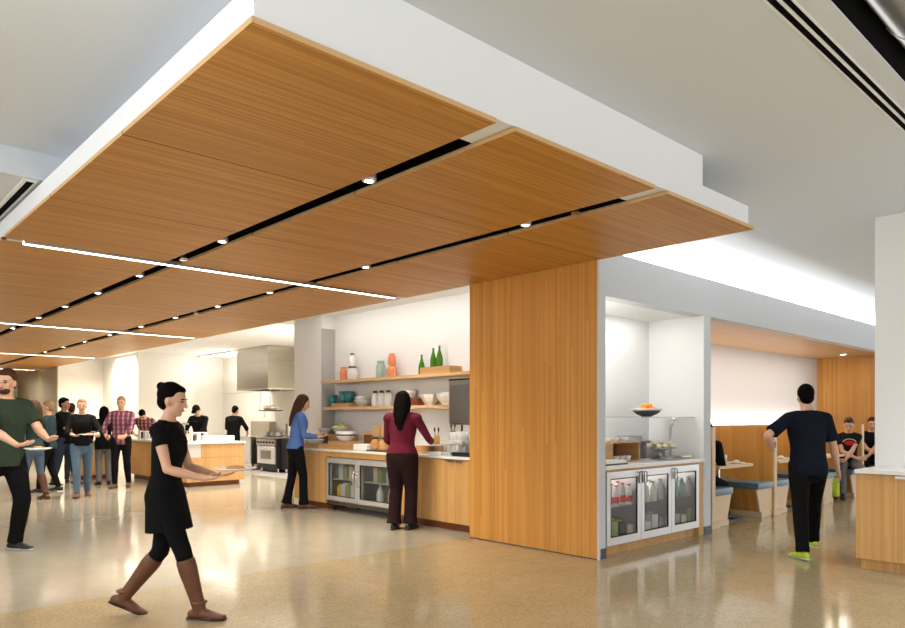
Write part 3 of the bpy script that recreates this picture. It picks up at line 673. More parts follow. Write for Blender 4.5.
for row, x in enumerate((6.36, 6.46)):
    for c, y in enumerate((6.97, 6.89, 6.81, 6.73)):
        tumbler('clear glass standing under the raised rack, %s of the %s row' % (['leftmost', 'second', 'third', 'rightmost'][c], ['front', 'back'][row]), (x, y, ZT), .034, .13, 'glasses under the raised rack')
solidbox('napkin_stack', 'stack of white napkins on the counter before the glasses', 'napkins', (6.16, 6.88, ZT), (.16, .26, .04), 'paper')
# beverage dispenser
t = thing('beverage_dispenser', 'tall steel beverage dispenser with black base at the right end of the counter', 'dispenser', (6.30, 6.36, ZT))
MB().box(-.19, .19, -.22, .22, 0, .05, .006).out('base', 'blackmetal', t)
MB().box(.04, .19, -.17, .05, .05, .40).out('column', 'steel', t)
b = MB().box(-.19, .19, -.22, .27, .40, .96, .008).out('housing', 'steel', t)
MB().box(-.192, -.19, -.20, .25, .43, .90).out('front_panel', 'pot', b)
MB().box(-.19, .19, -.22, .27, .961, .98).out('top_rim', 'blackmetal', t)
for dy in (-.08, .10): MB().tube([(-.12, dy, .40), (-.12, dy, .34), (-.13, dy, .32)], .012).out('nozzle', 'blackmetal', t)
MB().box(-.16, .0, -.17, .17, .05, .056).out('drip_grid', 'steel', t)

# ================================================================ niche with three door fridge
o = MB().box(6.014, 8.052, 4.165, 4.925, 0.892, 0.932, .003).out('niche_worktop', 'quartz'); tag(o, 'short white worktop inside the lit niche', 'worktop')
o = thing('niche_cabinet', 'wood surround of the three glass door coolers in the niche', 'cabinet', (6.014, 4.19, 0))
MB().box(0, 1.93, .06, .70, 0, .10).out('toe_kick', 'wood_cabx', o)
MB().box(1.94, 2.04, 0, .70, 0, .89).out('stile', 'wood_cabx', o)
MB().box(0, 1.94, 0.0, .70, .872, .89).out('rail', 'wood_cabx', o)
n3 = thing('three_door_cooler', 'white framed cooler with three glass doors under the niche counter', 'refrigerator', (6.03, 4.175, 0.105))
MB().box(0, 1.905, .05, .68, 0, .02).box(0, 1.905, .05, .68, .745, .765).box(0, .02, .05, .68, .02, .745).box(1.885, 1.905, .05, .68, .02, .745).box(.62, .635, .05, .68, .02, .745).box(1.255, 1.27, .05, .68, .02, .745).out('case', 'steel_light', n3)
MB().box(.02, 1.885, .66, .68, .02, .745).out('back_liner', 'lightin', n3)
for k in range(3):
    MB().box(.022+k*.635, .615+k*.635, .12, .64, .37, .38).out('wire_shelf', 'steel' if k else 'bluep' if False else 'steel', n3)
    a, b = .004+k*.635, .631+k*.635
    d = MB().box(a, a+.065, -.0, .048, .005, .762).box(b-.065, b, 0, .048, .005, .762).box(a+.065, b-.065, 0, .048, .69, .762).box(a+.065, b-.065, 0, .048, .005, .085).out('door', 'steel_light', n3)
    MB().box(a+.065, b-.065, .015, .022, .085, .69).out('pane', 'glass', d)
    MB().box(a+.065, a+.075, -.001, .015, .085, .69).box(b-.075, b-.065, -.001, .015, .085, .69).box(a+.075, b-.075, -.001, .015, .68, .69).box(a+.075, b-.075, -.001, .015, .085, .095).out('gasket', 'rubber', d)
    hx = b-.045 if k == 0 else a+.04
    h = MB().tube([(hx-.026, 0, .74), (hx-.026, -.03, .73), (hx-.026, -.03, .62), (hx+.026, -.03, .62), (hx+.026, -.03, .73), (hx+.026, 0, .74)], .005, 8).out('handle', 'blackmetal', d)
    MB().box(hx-.012, hx+.012, -.024, -.001, .62, .70).out('latch_plate', 'steel_light', h)
YF = 4.285
G = 'drinks in the three door cooler'
ords = ['leftmost', 'second', 'third', 'fourth', 'fifth']
nth = ['leftmost', 'second', 'third', 'fourth', 'fifth', 'sixth']
spec = [dict(up=('milk', 'redp', 'redp'), upn=5, r=.036, neck=.5, lo=['yellowp', 'greenp', 'slate', 'dough'], lab='red labelled bottle', lolab='small carton'),
        dict(up=('milk', 'greenp', None), upn=4, r=.052, neck=.4, lo=['paper', 'milk', 'paper', 'lightin'], lab='white plastic bottle', lolab='pale tub'),
        dict(up=('sage', 'milk', None), upn=4, r=.050, neck=.5, lo=['bowl_grey', 'sage', 'dough', 'greenp'], lab='grey green bottle', lolab='olive grey tub')]
for k, sp_ in enumerate(spec):
    dn = ['left', 'middle', 'right'][k]
    for row in range(2):
        for i in range(sp_['upn']):
            x = .075 + .60*k*1.058 + i*(.49/(sp_['upn']-1))
            jug('%s, upper shelf behind %s cooler door, %s of %s row' % (sp_['lab'], dn, nth[i], ['front', 'back'][row]), (6.03+x, YF+row*.14, .486), .22+.02*((i+row) % 2), sp_['up'][0] if (i+row) % 3 else 'bowl_grey', sp_['up'][1], G, r=sp_['r'], neck=sp_['neck'], labelband=sp_['up'][2])
        for i in range(4):
            x = .09 + .635*k + i*.152
            carton('drink_carton', '%s, bottom shelf behind %s cooler door, %s of %s row' % (sp_['lolab'], dn, nth[i], ['front', 'back'][row]), 'carton', (6.03+x, YF+.015+row*.16, .126), (.12, .12, .15+.03*((i*2+row+k) % 3)), sp_['lo'][(i+row) % 4], group='cartons and tubs in the three door cooler')
ZN = .932
# glass sneeze shelf and its post
t = thing('glass_shelf', 'clear glass shelf on a steel post over the niche counter', 'shelf', (6.02, 4.41, ZN))
MB().box(0, 2.03, -.12, .30, .492, .502, .002).out('glass_plate', mat('edge_glass', (.40, .47, .44), .05, alpha=.3), t)
p = MB().cyl((1.80, .08, 0), (1.80, .08, .40), .017).out('post', 'steel', t, True)
MB().cyl((1.80, .08, .0), (1.80, .08, .012), .045).out('foot_plate', 'steel', p)
MB().tube([(1.80, .08, .40), (1.77, .06, .43), (1.80, .02, .46), (1.80, .05, .492)], .012).cyl((1.76, .08, .40), (1.84, .08, .40), .022).out('bracket', 'chrome', p)
p2 = MB().cyl((.06, .2, 0), (.06, .2, .492), .012).out('rear_post', 'steel', t, True)
t = bowl('fruit_bowl', 'dark shallow bowl of oranges on the glass shelf', (7.30, 4.50, ZN+.503), .165, .08, 'slate', foot=.35)
rr = MB().lathe([(.160, .072), (.185, .088), (.185, .094), (.157, .082), (.160, .072)], seg=28).out('rim', 'bowl_white', t, True)
for i, (a, b, c) in enumerate([(-.10, -.02, .045), (-.03, -.07, .045), (.05, -.06, .045), (.11, 0, .045), (.04, .05, .045), (-.05, .05, .045), (-.06, -.01, .085), (.02, -.02, .09), (.07, .02, .075)]):
    o = MB().ell((0, 0, .032), (.042, .042, .039), 12).out('orange', 'orangef', loc=(7.30+a*1.05, 4.50+b*1.05, ZN+.503+c-.002), smooth=True)
    tag(o, 'orange in the shelf bowl, %s' % ['far left of the lower layer', 'front left of the lower layer', 'front right of the lower layer', 'far right of the lower layer', 'back right of the lower layer', 'back left of the lower layer', 'upper layer left', 'topmost in the centre', 'upper layer right'][i], 'orange', 'oranges in the bowl')
# open wooden display box with glass dishes on top
t = thing('display_box', 'open wooden display box at the left of the niche counter', 'box', (6.05, 4.40, ZN))
MB().box(0, .95, 0, .32, .0, .015).out('bottom_board', 'wood_crate', t); MB().box(0, .95, 0, .32, .21, .225).out('top_board', 'wood_crate', t)
MB().box(0, .42, 0, .02, .015, .21).out('front_board', 'wood_crate', t); MB().box(.93, .95, 0, .32, .015, .21).out('end_board', 'wood_crate', t)
MB().box(.0, .93, .30, .32, .015, .21).out('back_board', 'wood_dark', t)
for i, x in enumerate((.12, .28, .46, .64, .82)):
    bowl('glass_dish', 'clear dish on top of the wooden display box, %s' % ords[i], (6.05+x, 4.52, ZN+.226), .055, .05, 'jarglass', 'dishes on the display box')
for i, x in enumerate((.56, .68, .80)):
    bowl('ramekin', 'white ramekin inside the open display box, %s' % ['left', 'middle', 'right'][i], (6.05+x, 4.47, ZN+.016), .045, .05, 'bowl_white', 'ramekins in the display box', foot=.7)
t = thing('plate_stack', 'white square plate on a dark slate at the front left of the niche', 'plate', (6.22, 4.27, ZN))
MB().box(-.20, .20, -.09, .09, .0, .014, .003).out('slate_tile', 'slate', t); MB().box(-.19, .18, -.085, .085, .014, .05, .006).out('plate', 'bowl_white', t)
t = thing('cake_stand', 'pedestal stand heaped with pale pastries on the niche counter', 'cake stand', (7.42, 4.40, ZN))
MB().lathe([(0, 0), (.08, 0), (.085, .01), (.03, .03), (.025, .10), (.12, .125), (.20, .135), (.20, .145), (0, .145)], seg=28).out('stand', 'pot', t, True)
random.seed(3)
for i in range(14):
    a = i*2.4; r = .03+.13*math.sqrt(i/14)
    z = .166 + (.03 if i < 6 else 0)
    o = MB().ell((0, 0, 0), (.042, .034, .024), 10).out('pastry', 'dough', loc=(7.42+r*math.cos(a), 4.40+r*math.sin(a), ZN+z), smooth=True, rz=a)
    tag(o, ('pale pastry in the upper layer of the heap on the pedestal stand' if i < 6 else 'pale pastry in the lower layer of the heap on the pedestal stand'), 'pastry', 'pastries on the pedestal stand')
crate('flat grey wooden box behind the pedestal stand', (7.72, 4.74, ZN), (.42, .22, .20), m='pot', group='boxes behind the pastry stand')
crate('tall basket at the back left behind the pedestal stand', (7.38, 4.78, ZN), (.30, .16, .27), m='pot', group='boxes behind the pastry stand')
t = thing('covered_dish', 'small pale covered dish at the right end of the niche counter', 'dish', (7.90, 4.36, ZN))
MB().lathe([(0, 0), (.10, 0), (.11, .02), (.11, .03), (0, .03)], seg=20).out('dish', 'steel', t); MB().lathe([(0, .03), (.10, .03), (.09, .05), (0, .055)], seg=20).out('cover', 'dough', t, True)

# ================================================================ cabinet at the right edge
c = thing('side_cabinet', 'wood cabinet against the white wall at the right edge', 'cabinet', (7.30, 2.27, 0))
MB().box(.02, .52, -3.2, 0, .105, .90).out('body', 'wood_cab', c)
MB().box(.07, .50, -3.2, -.02, 0, .105).out('toe_kick', 'wood_cab', c)
for k in range(4):
    d = MB().box(0, .019, -.62*(k+1)+.003, -.62*k-.001, .105, .895).out('door', 'wood_cab', c)
    y = -.62*k-.33
    MB().box(-.022, 0, y-.12, y, .888, .893).box(-.022, -.018, y-.12, y, .868, .888).out('handle', 'steel', d)
o = MB().box(7.26, 7.828, -.95, 2.27, .903, .94, .003).out('side_worktop', 'quartz'); tag(o, 'white worktop on the wood cabinet at the right edge', 'worktop')

# ================================================================ booths
PX = [8.60, 10.50, 12.42, 14.34]
bw = ['first', 'second', 'third', 'fourth']
def partition(x, i):
    t = thing('booth_partition', '%s wooden booth partition from the left, with pale front edge' % bw[i], 'partition', (x, 4.345, 0), 0, 'wooden booth partitions')
    MB().box(0, .08, .02, 1.25, .0, 1.30).out('panel', 'wood_wall', t)
    MB().box(-.002, .082, 0, .02, .0, 1.302).out('edge_post', 'wood_light', t)
    MB().box(-.07, .15, -.03, .0, 0, .075).out('plinth', 'wood_light', t)
def bench(x0, face, label):
    t = thing('booth_bench', label, 'bench', (x0, 4.38, 0), 0, 'booth benches with blue vinyl seats')
    o = MB().box(0, .52, -.03, 1.20, .40, .495, .022).out('seat_cushion', 'cushion', t)
    smooth_angle(o, 50)
    b0, b1 = (.0, .40) if face > 0 else (.12, .52)
    MB().prism([(b0, .075), (b1, .075), ((.52 if face > 0 else .52), .40), (0, .40)], 'y', .0, .02).out('end_panel', 'wood_light', t)
    MB().prism([(b0, .075), (b1, .075), ((.50 if face > 0 else .52), .40), (0 if face > 0 else .02, .40)], 'y', .02, 1.20).out('base', 'wood_wall', t)
    MB().box(b0, b1, -.02, 1.20, 0, .075).out('plinth', 'wood_light', t)
def table(x, i):
    t = thing('booth_table', '%s booth table from the left with pale edge and steel pedestal' % bw[i], 'table', (x, 4.42, 0), 0, 'booth tables')
    MB().box(-.50, .50, 0.02, 1.10, .735, .775, .003).out('table_top', 'wood_light', t)
    MB().cyl((-.08, .25, .02), (-.08, .25, .735), .022).out('pedestal', 'steel', t)
    MB().box(-.32, .22, .05, .75, 0, .02, .004).out('base_plate', 'blackmetal', t)
for i, x in enumerate(PX):
    partition(x, i)
    if i < 3: bench(x+.085, 1, '%s booth bench facing right, against the %s partition' % (bw[i], bw[i]))
    if i < 3: bench(PX[i+1]-.525, -1, 'booth bench facing left, against the %s partition' % bw[i+1])
    if i < 3: table(x+(.80 if i == 2 else .90), i)
bench(15.96-.525, -1, 'farthest booth bench, against the wooden end wall')
# food on the first booth table
def plate(label, loc, r=.11):
    return tag(MB().lathe([(0, 0), (r*.6, 0), (r, .015), (r*.98, .02), (r*.6, .007), (0, .007)], seg=20).out('plate', 'bowl_white', loc=loc, smooth=True), label, 'plate', 'plates on the booth tables')
for i, (x, y, lab) in enumerate(((9.36, 4.62, 'left white plate on the first booth table'), (9.72, 4.56, 'right white plate on the first booth table'), (11.35, 4.6, 'white plate on the second booth table'))):
    plate(lab, (x, y, .776), .125)
    for k in range(3):
        o = MB().ell((0, 0, .018), (.045, .038, .026), 10).out('food', ['dough', 'bread', 'paper'][k], loc=(x-.05+.05*k, y+.02*(k-1), .785), smooth=True, rz=k)
        tag(o, 'portion of food, %s on the %s' % (['left', 'middle', 'right'][k], lab), 'food', 'portions of food on the booth plates')
tumbler('clear glass on the first booth table between the plates', (9.50, 4.62, .776), .036, .13, 'booth glasses')
# recessed light in the booth ceiling
t = thing('recessed_light', 'small round recessed light in the wooden booth ceiling', 'ceiling light', (15.1, 4.92, 2.672))
MB().lathe([(.05, 0), (.075, 0), (.075, -.006), (.05, -.006), (.05, 0)]).out('trim_ring', 'white', t); MB().cyl((0, 0, -.003), (0, 0, 0), .05).out('lens', 'emitd', t)

# ================================================================ island and kitchen
isl = thing('serving_island', 'wood fronted island with white top, its corner towards the camera, in front of the kitchen', 'counter', (5.83, 14.2, 0))
MB().box(.02, 1.23, .02, 3.38, .10, .88).out('body', 'wood_cabx', isl)
MB().box(.08, 1.17, .08, 3.30, 0, .10).out('toe_kick', 'wood_dark', isl)
MB().box(.30, 1.25, 0, .019, .60, .878).out('upper_panel', 'wood_cabx', isl)
MB().box(.0, 1.25, 0, .019, .10, .595).out('lower_panel', 'wood_cabx', isl)
MB().box(.02, .295, .002, .019, .60, .878).out('steel_panel', 'steel_light', isl)
for k in range(4):
    MB().box(0, .019, .022+k*.84, .022+k*.84+.835, .10, .878).out('side_panel', 'wood_cab', isl)
MB().box(-.03, 1.28, -.03, 3.43, .88, .92, .003).out('worktop', 'quartz', isl)
isl2 = thing('serving_counter', 'small wood counter with white top far left behind the long haired person in black', 'counter', (4.75, 17.6, 0))
MB().box(0, .75, .02, 1.0, .10, .88).out('body', 'wood_cabx', isl2); MB().box(.03, .72, .08, .95, 0, .10).out('toe_kick', 'wood_dark', isl2); MB().box(-.03, .78, -.03, 1.03, .88, .92).out('worktop', 'quartz', isl2)
ZI = .92
t = thing('sneeze_guard', 'glass sneeze guard on steel posts over the island', 'sneeze guard', (6.10, 15.0, ZI))
for y in (0, .85, 1.7): MB().cyl((0, y, 0), (0, y, .42), .016, seg=10).out('post', 'steel', t)
MB().box(-.015, .015, -.2, 1.9, .20, .23).box(-.015, .015, -.2, 1.9, .36, .39).out('rail', 'steel', t)
MB().box(-.20, .20, -.2, 1.9, .42, .43).out('top_glass', 'glass', t)
solidbox('white_tray_box', 'long low white box on the right end of the island', 'box', (6.62, 14.5, ZI), (.62, .30, .12), 'paper')
for i, (x, y, w) in enumerate(((5.98, 17.1, .20), (5.98, 16.75, .20), (6.20, 15.6, .16), (6.30, 14.55, .17), (6.10, 14.50, .15))):
    t = thing('condiment_holder', 'white open condiment holder on the island, %s from the left' % ['first', 'second', 'third', 'fifth', 'fourth'][i], 'holder', (x, y, ZI), 0, 'white condiment holders')
    MB().box(-w/2, w/2, -.07, .07, 0, .02).box(-w/2, -w/2+.02, -.07, .07, .02, .20).box(w/2-.02, w/2, -.07, .07, .02, .20).box(-w/2+.02, w/2-.02, -.07, .07, .18, .20).out('frame', 'paper', t)
    MB().cyl((0, 0, .02), (0, 0, .14), .035, seg=12).out('jar', 'slate' if i % 2 == 0 else 'steel', t)
for i, (x, y, h) in enumerate(((6.15, 16.4, .36), (6.22, 16.2, .34), (6.35, 16.15, .30), (5.0, 17.85, .3), (5.2, 17.9, .26))):
    jug('dark bottle %s' % ['on the island, tallest and first from the left', 'on the island, second from the left', 'on the island, third from the left', 'on the small far counter, left', 'on the small far counter, right'][i], (x, y, ZI), h, 'slate', 'slate', 'dark bottles on the far counters', r=.038)
# range
r = thing('kitchen_range', 'steel kitchen range with oven door and black sides under the hood', 'range', (9.10, 16.45, 0))
MB().box(.0, .78, 0, 1.05, .10, .88).box(.10, .70, .05, 1.0, .02, .10).out('body', 'blackmetal', r)
d = MB().box(-.03, 0, .06, .99, .22, .68).out('oven_door', 'steel_light', r)
MB().tube([(-.03, .12, .64), (-.07, .12, .64), (-.07, .93, .64), (-.03, .93, .64)], .012).out('handle', 'chrome', d)
MB().box(-.034, -.03, .25, .80, .34, .56).out('oven_window', 'pot', d)
k_ = MB().box(-.03, 0, .02, 1.03, .70, .86).out('control_panel', 'steel', r)
for k in range(6): MB().cyl((-.06, .12+k*.16, .78), (-.03, .12+k*.16, .78), .026, seg=12).out('knob', 'rubber', k_)
MB().box(-.04, .78, -.01, 1.06, .88, .92).out('cooktop', 'steel', r)
for a in (.1, .7):
    for b in (.08, .97): MB().cyl((a, b, 0), (a, b, .16), .025, seg=10).out('leg', 'chrome', r)
for b in (.27, .76): 
    for a in (.2, .55):
        mb = MB()
        for q in range(4):
            an = q*PI/2+PI/4; mb.box(-.10, .10, -.008, .008, .925, .945, mx=Matrix.Translation((a, b, 0)) @ Matrix.Rotation(q*PI/4, 4, 'Z'))
        mb.out('grate', 'rubber', r)
def pan(label, loc, rr, h, m='pot', handle=True):
    t = thing('saucepan', label, 'pan', loc, 0, 'pans on the range')
    MB().lathe([(0, 0), (rr, 0), (rr, h), (rr*.95, h), (rr*.95, .01), (0, .01)]).out('vessel', m, t, False)
    if handle: MB().tube([(rr, 0, h*.8), (rr+.08, .05, h), (rr+.20, .12, h*1.25)], .01).out('handle', m, t)
pan('wide low pan on the left of the range', (9.42, 17.2, .946), .19, .11)
pan('low pan in the middle of the range', (9.32, 16.80, .946), .13, .10)
pan('tall stock pot at the right of the range', (9.62, 16.68, .946), .13, .32, 'steel', False)
# steel unit left of the range
t = thing('steel_cabinet', 'steel kitchen unit with legs left of the range', 'cabinet', (9.05, 17.75, 0))
MB().box(0, .8, 0, 1.35, .16, .87).out('body', 'steel', t); MB().box(-.02, 0, .04, .66, .2, .82).out('door', 'steel_light', t); MB().box(-.02, 0, .70, 1.31, .2, .82).out('door', 'steel_light', t)
MB().box(-.03, .82, -.02, 1.37, .87, .91).out('top', 'steel', t)
for a in (.1, .7):
    for b in (.1, 1.25): MB().cyl((a, b, 0), (a, b, .16), .025, seg=10).out('leg', 'blackmetal', t)
MB().box(.60, .80, .1, 1.2, .91, 1.32).out('back_guard', 'steel_hood', t)
t = thing('fryer', 'dark fryer cabinet to the right of the range', 'fryer', (9.2, 15.5, 0))
MB().box(0, .65, 0, .9, .1, .90).out('body', 'blackmetal', t); MB().box(.0, .65, 0, .9, .90, .93).out('top', 'steel', t)
for a in (.1, .55):
    for b in (.1, .8): MB().cyl((a, b, 0), (a, b, .1), .025, seg=10).out('leg', 'chrome', t)
MB().box(.5, .65, .1, .8, .93, 1.25).out('splash_guard', 'steel', t)
# hood
t = thing('extractor_hood', 'large boxy stainless steel extractor hood hanging over the range', 'hood', (8.86, 16.46, 2.17))
MB().box(0, .02, 0, 1.75, 0, 1.128).box(.02, 1.03, 0, .02, 0, 1.128).box(.02, 1.03, 1.73, 1.75, 0, 1.128).box(1.01, 1.03, .02, 1.73, 0, 1.128).box(.02, 1.01, .02, 1.73, .25, .27).out('canopy_box', 'steel_hood', t)
MB().box(-.012, .0, -.012, 1.762, -.012, .03).box(0, 1.03, -.012, 0, -.012, .03).out('gutter', 'steel', t)
MB().box(-.003, .0, 0, 1.75, .70, .706).box(0, 1.03, -.003, 0, .70, .706).out('seam', 'pot', t)
t = thing('pipe_rail', 'thin steel rail on the wall left of the hood', 'rail', (9.8, 19.9, 2.18))
MB().cyl((0, -1.4, 0), (0, 1.2, 0), .015, seg=8).out('rail', 'steel', t)
for y in (-1.2, 1.0): MB().cyl((0, y, 0), (.1, y, 0), .01, seg=8).out('bracket', 'steel', t)
t = thing('wall_outlet', 'small grey outlet on the kitchen wall beside the chef', 'outlet', (9.893, 18.6, 1.55))
MB().box(-.008, .006, -.04, .04, -.12, .12, .002).out('plate', 'bowl_grey', t); MB().box(-.011, -.008, -.02, .02, -.05, .05).out('socket', 'paper', t)
t = thing('hanging_shelf', 'dark shelf with dishes of food hanging from the hood', 'shelf', (8.95, 16.52, 1.60))
MB().box(0, .36, 0, .62, 0, .03).out('shelf_board', 'slate', t)
for y in (.03, .59):
    for x in (.03, .33): MB().cyl((x, y, .03), (x, y, .82), .008, seg=6).out('hanger', 'steel', t)
for i, y in enumerate((16.66, 16.98)):
    bowl('food_dish', 'bowl of food on the dark hanging kitchen shelf, %s' % ['right', 'left'][i], (9.12, y, 1.631), .13, .08, 'bowl_white', 'bowls on the kitchen shelf')
    o = MB().ell((0, 0, .08), (.10, .10, .045), 12).out('food', 'bread', loc=(9.12, y, 1.631), smooth=True)
    tag(o, 'brown food filling the %s bowl on the hanging kitchen shelf' % ['right', 'left'][i], 'food', 'food in the kitchen bowls')
# ================================================================ people
def cloth(name, col, rough=0.85, k=0.06):
    return mat(name, col, rough, spec=0.12, noise=0.18, nscale=7, bump=0.5, bscale=14)
def plaid(name, c1, c2, c3):
    m = cloth(name, c1); nt = m.node_tree; b = nt.nodes['Principled BSDF']
    tc = nn(nt, 'ShaderNodeTexCoord'); sp = nn(nt, 'ShaderNodeSeparateXYZ'); nt.links.new(tc.outputs['Object'], sp.inputs[0])
    outs = []
    for i, (a, f) in enumerate(((0, 70.0), (2, 70.0))):
        mu = nn(nt, 'ShaderNodeMath', operation='MULTIPLY'); mu.inputs[1].default_value = f; nt.links.new(sp.outputs[a], mu.inputs[0])
        s = nn(nt, 'ShaderNodeMath', operation='SINE'); nt.links.new(mu.outputs[0], s.inputs[0])
        g = nn(nt, 'ShaderNodeMath', operation='GREATER_THAN'); g.inputs[1].default_value = 0.35; nt.links.new(s.outputs[0], g.inputs[0]); outs.append(g)
    x1 = nn(nt, 'ShaderNodeMix', data_type='RGBA'); x1.inputs[6].default_value = (*c1, 1); x1.inputs[7].default_value = (*c2, 1); nt.links.new(outs[0].outputs[0], x1.inputs[0])
    x2 = nn(nt, 'ShaderNodeMix', data_type='RGBA'); x2.inputs[7].default_value = (*c3, 1); nt.links.new(x1.outputs[2], x2.inputs[6])
    h = nn(nt, 'ShaderNodeMath', operation='MULTIPLY'); h.inputs[1].default_value = 0.6; nt.links.new(outs[1].outputs[0], h.inputs[0]); nt.links.new(h.outputs[0], x2.inputs[0])
    nt.links.new(x2.outputs[2], b.inputs['Base Color'])
    return m
def tee_print(name, base, cz, zs=1.0):
    """black t-shirt with a red oval motif and a broken white arc over it, printed on the chest"""
    m = cloth(name, base); nt = m.node_tree; b = nt.nodes['Principled BSDF']
    tc = nn(nt, 'ShaderNodeTexCoord'); sp = nn(nt, 'ShaderNodeSeparateXYZ'); nt.links.new(tc.outputs['Object'], sp.inputs[0])
    def ma(op, a, b_=None, c=None):
        n = nn(nt, 'ShaderNodeMath', operation=op)
        for i, v in enumerate((a, b_, c)):
            if v is None: continue
            if isinstance(v, (int, float)): n.inputs[i].default_value = v
            else: nt.links.new(v, n.inputs[i])
        return n.outputs[0]
    X, Y, Z = sp.outputs
    dz = ma('SUBTRACT', Z, cz)
    e = ma('ADD', ma('POWER', ma('ABSOLUTE', ma('DIVIDE', X, .080)), 2), ma('POWER', ma('ABSOLUTE', ma('DIVIDE', dz, .040)), 2))
    front = ma('GREATER_THAN', Y, 0.03)
    red = ma('MULTIPLY', ma('LESS_THAN', e, 1.0), front)
    rr = ma('SQRT', ma('ADD', ma('POWER', ma('ABSOLUTE', X), 2), ma('POWER', ma('ABSOLUTE', ma('MULTIPLY', dz, 1.45)), 2)))
    ang = ma('ARCTAN2', ma('MULTIPLY', dz, 1.45), X)
    arc = ma('MULTIPLY', ma('MULTIPLY', ma('GREATER_THAN', rr, .095), ma('LESS_THAN', rr, .115)), ma('GREATER_THAN', dz, 0.015))
    brk = ma('GREATER_THAN', ma('SINE', ma('MULTIPLY', ang, 30)), -0.3)
    wh = ma('MULTIPLY', ma('MULTIPLY', arc, brk), front)
    x1 = nn(nt, 'ShaderNodeMix', data_type='RGBA'); x1.inputs[6].default_value = (*base, 1); x1.inputs[7].default_value = (.55, .02, .02, 1); nt.links.new(red, x1.inputs[0])
    x2 = nn(nt, 'ShaderNodeMix', data_type='RGBA'); x2.inputs[7].default_value = (.75, .75, .75, 1); nt.links.new(x1.outputs[2], x2.inputs[6]); nt.links.new(wh, x2.inputs[0])
    nt.links.new(x2.outputs[2], b.inputs['Base Color'])
    return m
M.update(
    skin=mat('skin', (0.62, 0.36, 0.24), 0.5, noise=0.05, nscale=12), skin2=mat('skin_tan', (0.48, 0.26, 0.16), 0.5, noise=0.05, nscale=12),
    hair=mat('dark_hair', (0.003, 0.0022, 0.002), 0.75, spec=0.06, bump=0.2, bscale=90), hairb=mat('brown_hair', (0.055, 0.024, 0.012), 0.55, spec=0.2, bump=0.4, bscale=90),
    hairl=mat('fair_hair', (0.30, 0.18, 0.09), 0.5, bump=0.4, bscale=90),
    eye=mat('eye', (0.03, 0.02, 0.02), 0.2), lips=mat('lips', (0.45, 0.17, 0.14), 0.5),
    cblack=cloth('black_cloth', (0.005, 0.005, 0.0055)), cnavy=cloth('navy_cloth', (0.006, 0.009, 0.017)), cgreen=cloth('green_cloth', (0.028, 0.046, 0.030)),
    cblue=cloth('blue_cloth', (0.085, 0.165, 0.42)), cmaroon=cloth('maroon_cloth', (0.115, 0.013, 0.028)), cbrown=cloth('dark_brown_cloth', (0.020, 0.009, 0.009)),
    jeans=cloth('denim', (0.10, 0.155, 0.22)), jeansd=cloth('dark_denim', (0.03, 0.045, 0.075)), cgrey=cloth('grey_cloth', (0.16, 0.16, 0.16)), cteal=cloth('dark_teal_cloth', (0.03, 0.06, 0.07)),
    plaid=plaid('plaid_cloth', (0.15, 0.045, 0.075), (0.36, 0.19, 0.23), (0.10, 0.035, 0.06)), plaid2=plaid('plaid_cloth_red', (0.18, 0.05, 0.06), (0.42, 0.26, 0.27), (0.10, 0.03, 0.04)),
    boot=mat('brown_leather', (0.12, 0.042, 0.018), 0.5, noise=0.3, nscale=12, bump=0.2, bscale=20), shoeb=mat('black_leather', (0.015, 0.015, 0.016), 0.4),
    lime=mat('lime_fabric', (0.45, 0.62, 0.03), 0.6, noise=0.15, nscale=30), sole=mat('pale_sole', (0.55, 0.55, 0.52), 0.6),
    teep=tee_print('printed_tee', (0.012, 0.012, 0.013), 0.97),
)
def ik(a, t, l1, l2, pole):
    d = t - a; L = d.length
    if L > (l1+l2)*0.999: t = a + d.normalized()*(l1+l2)*0.999; d = t - a; L = d.length
    if L < abs(l1-l2)*1.05: t = a + d.normalized()*abs(l1-l2)*1.05; d = t-a; L = d.length
    u = d.normalized(); p = pole - u*pole.dot(u)
    if p.length < 1e-4: p = Vector((0, 1, 0)) - u*u.y
    p.normalize()
    x = (l1*l1 - l2*l2 + L*L)/(2*L); h = math.sqrt(max(0, l1*l1-x*x))
    return a + u*x + p*h, t
def remeshed(mb, name, m, parent, vox, sm=3):
    me = bpy.data.meshes.new('tmp'); mb.bm.to_mesh(me); mb.bm.free()
    o = bpy.data.objects.new('tmp', me); COL.objects.link(o)
    md = o.modifiers.new('r', 'REMESH'); md.mode = 'VOXEL'; md.voxel_size = vox; md.use_smooth_shade = True
    if sm:
        s = o.modifiers.new('s', 'SMOOTH'); s.factor = 0.5; s.iterations = sm
    dg = bpy.context.evaluated_depsgraph_get(); dg.update()
    me2 = bpy.data.meshes.new_from_object(o.evaluated_get(dg)); me2.name = name
    bpy.data.objects.remove(o); bpy.data.meshes.remove(me)
    me2.materials.clear(); me2.materials.append(M[m] if isinstance(m, str) else m)
    for p in me2.polygons: p.use_smooth = True
    r = bpy.data.objects.new(name, me2); COL.objects.link(r); r.parent = parent
    return r
def V(*a): return Vector(a)
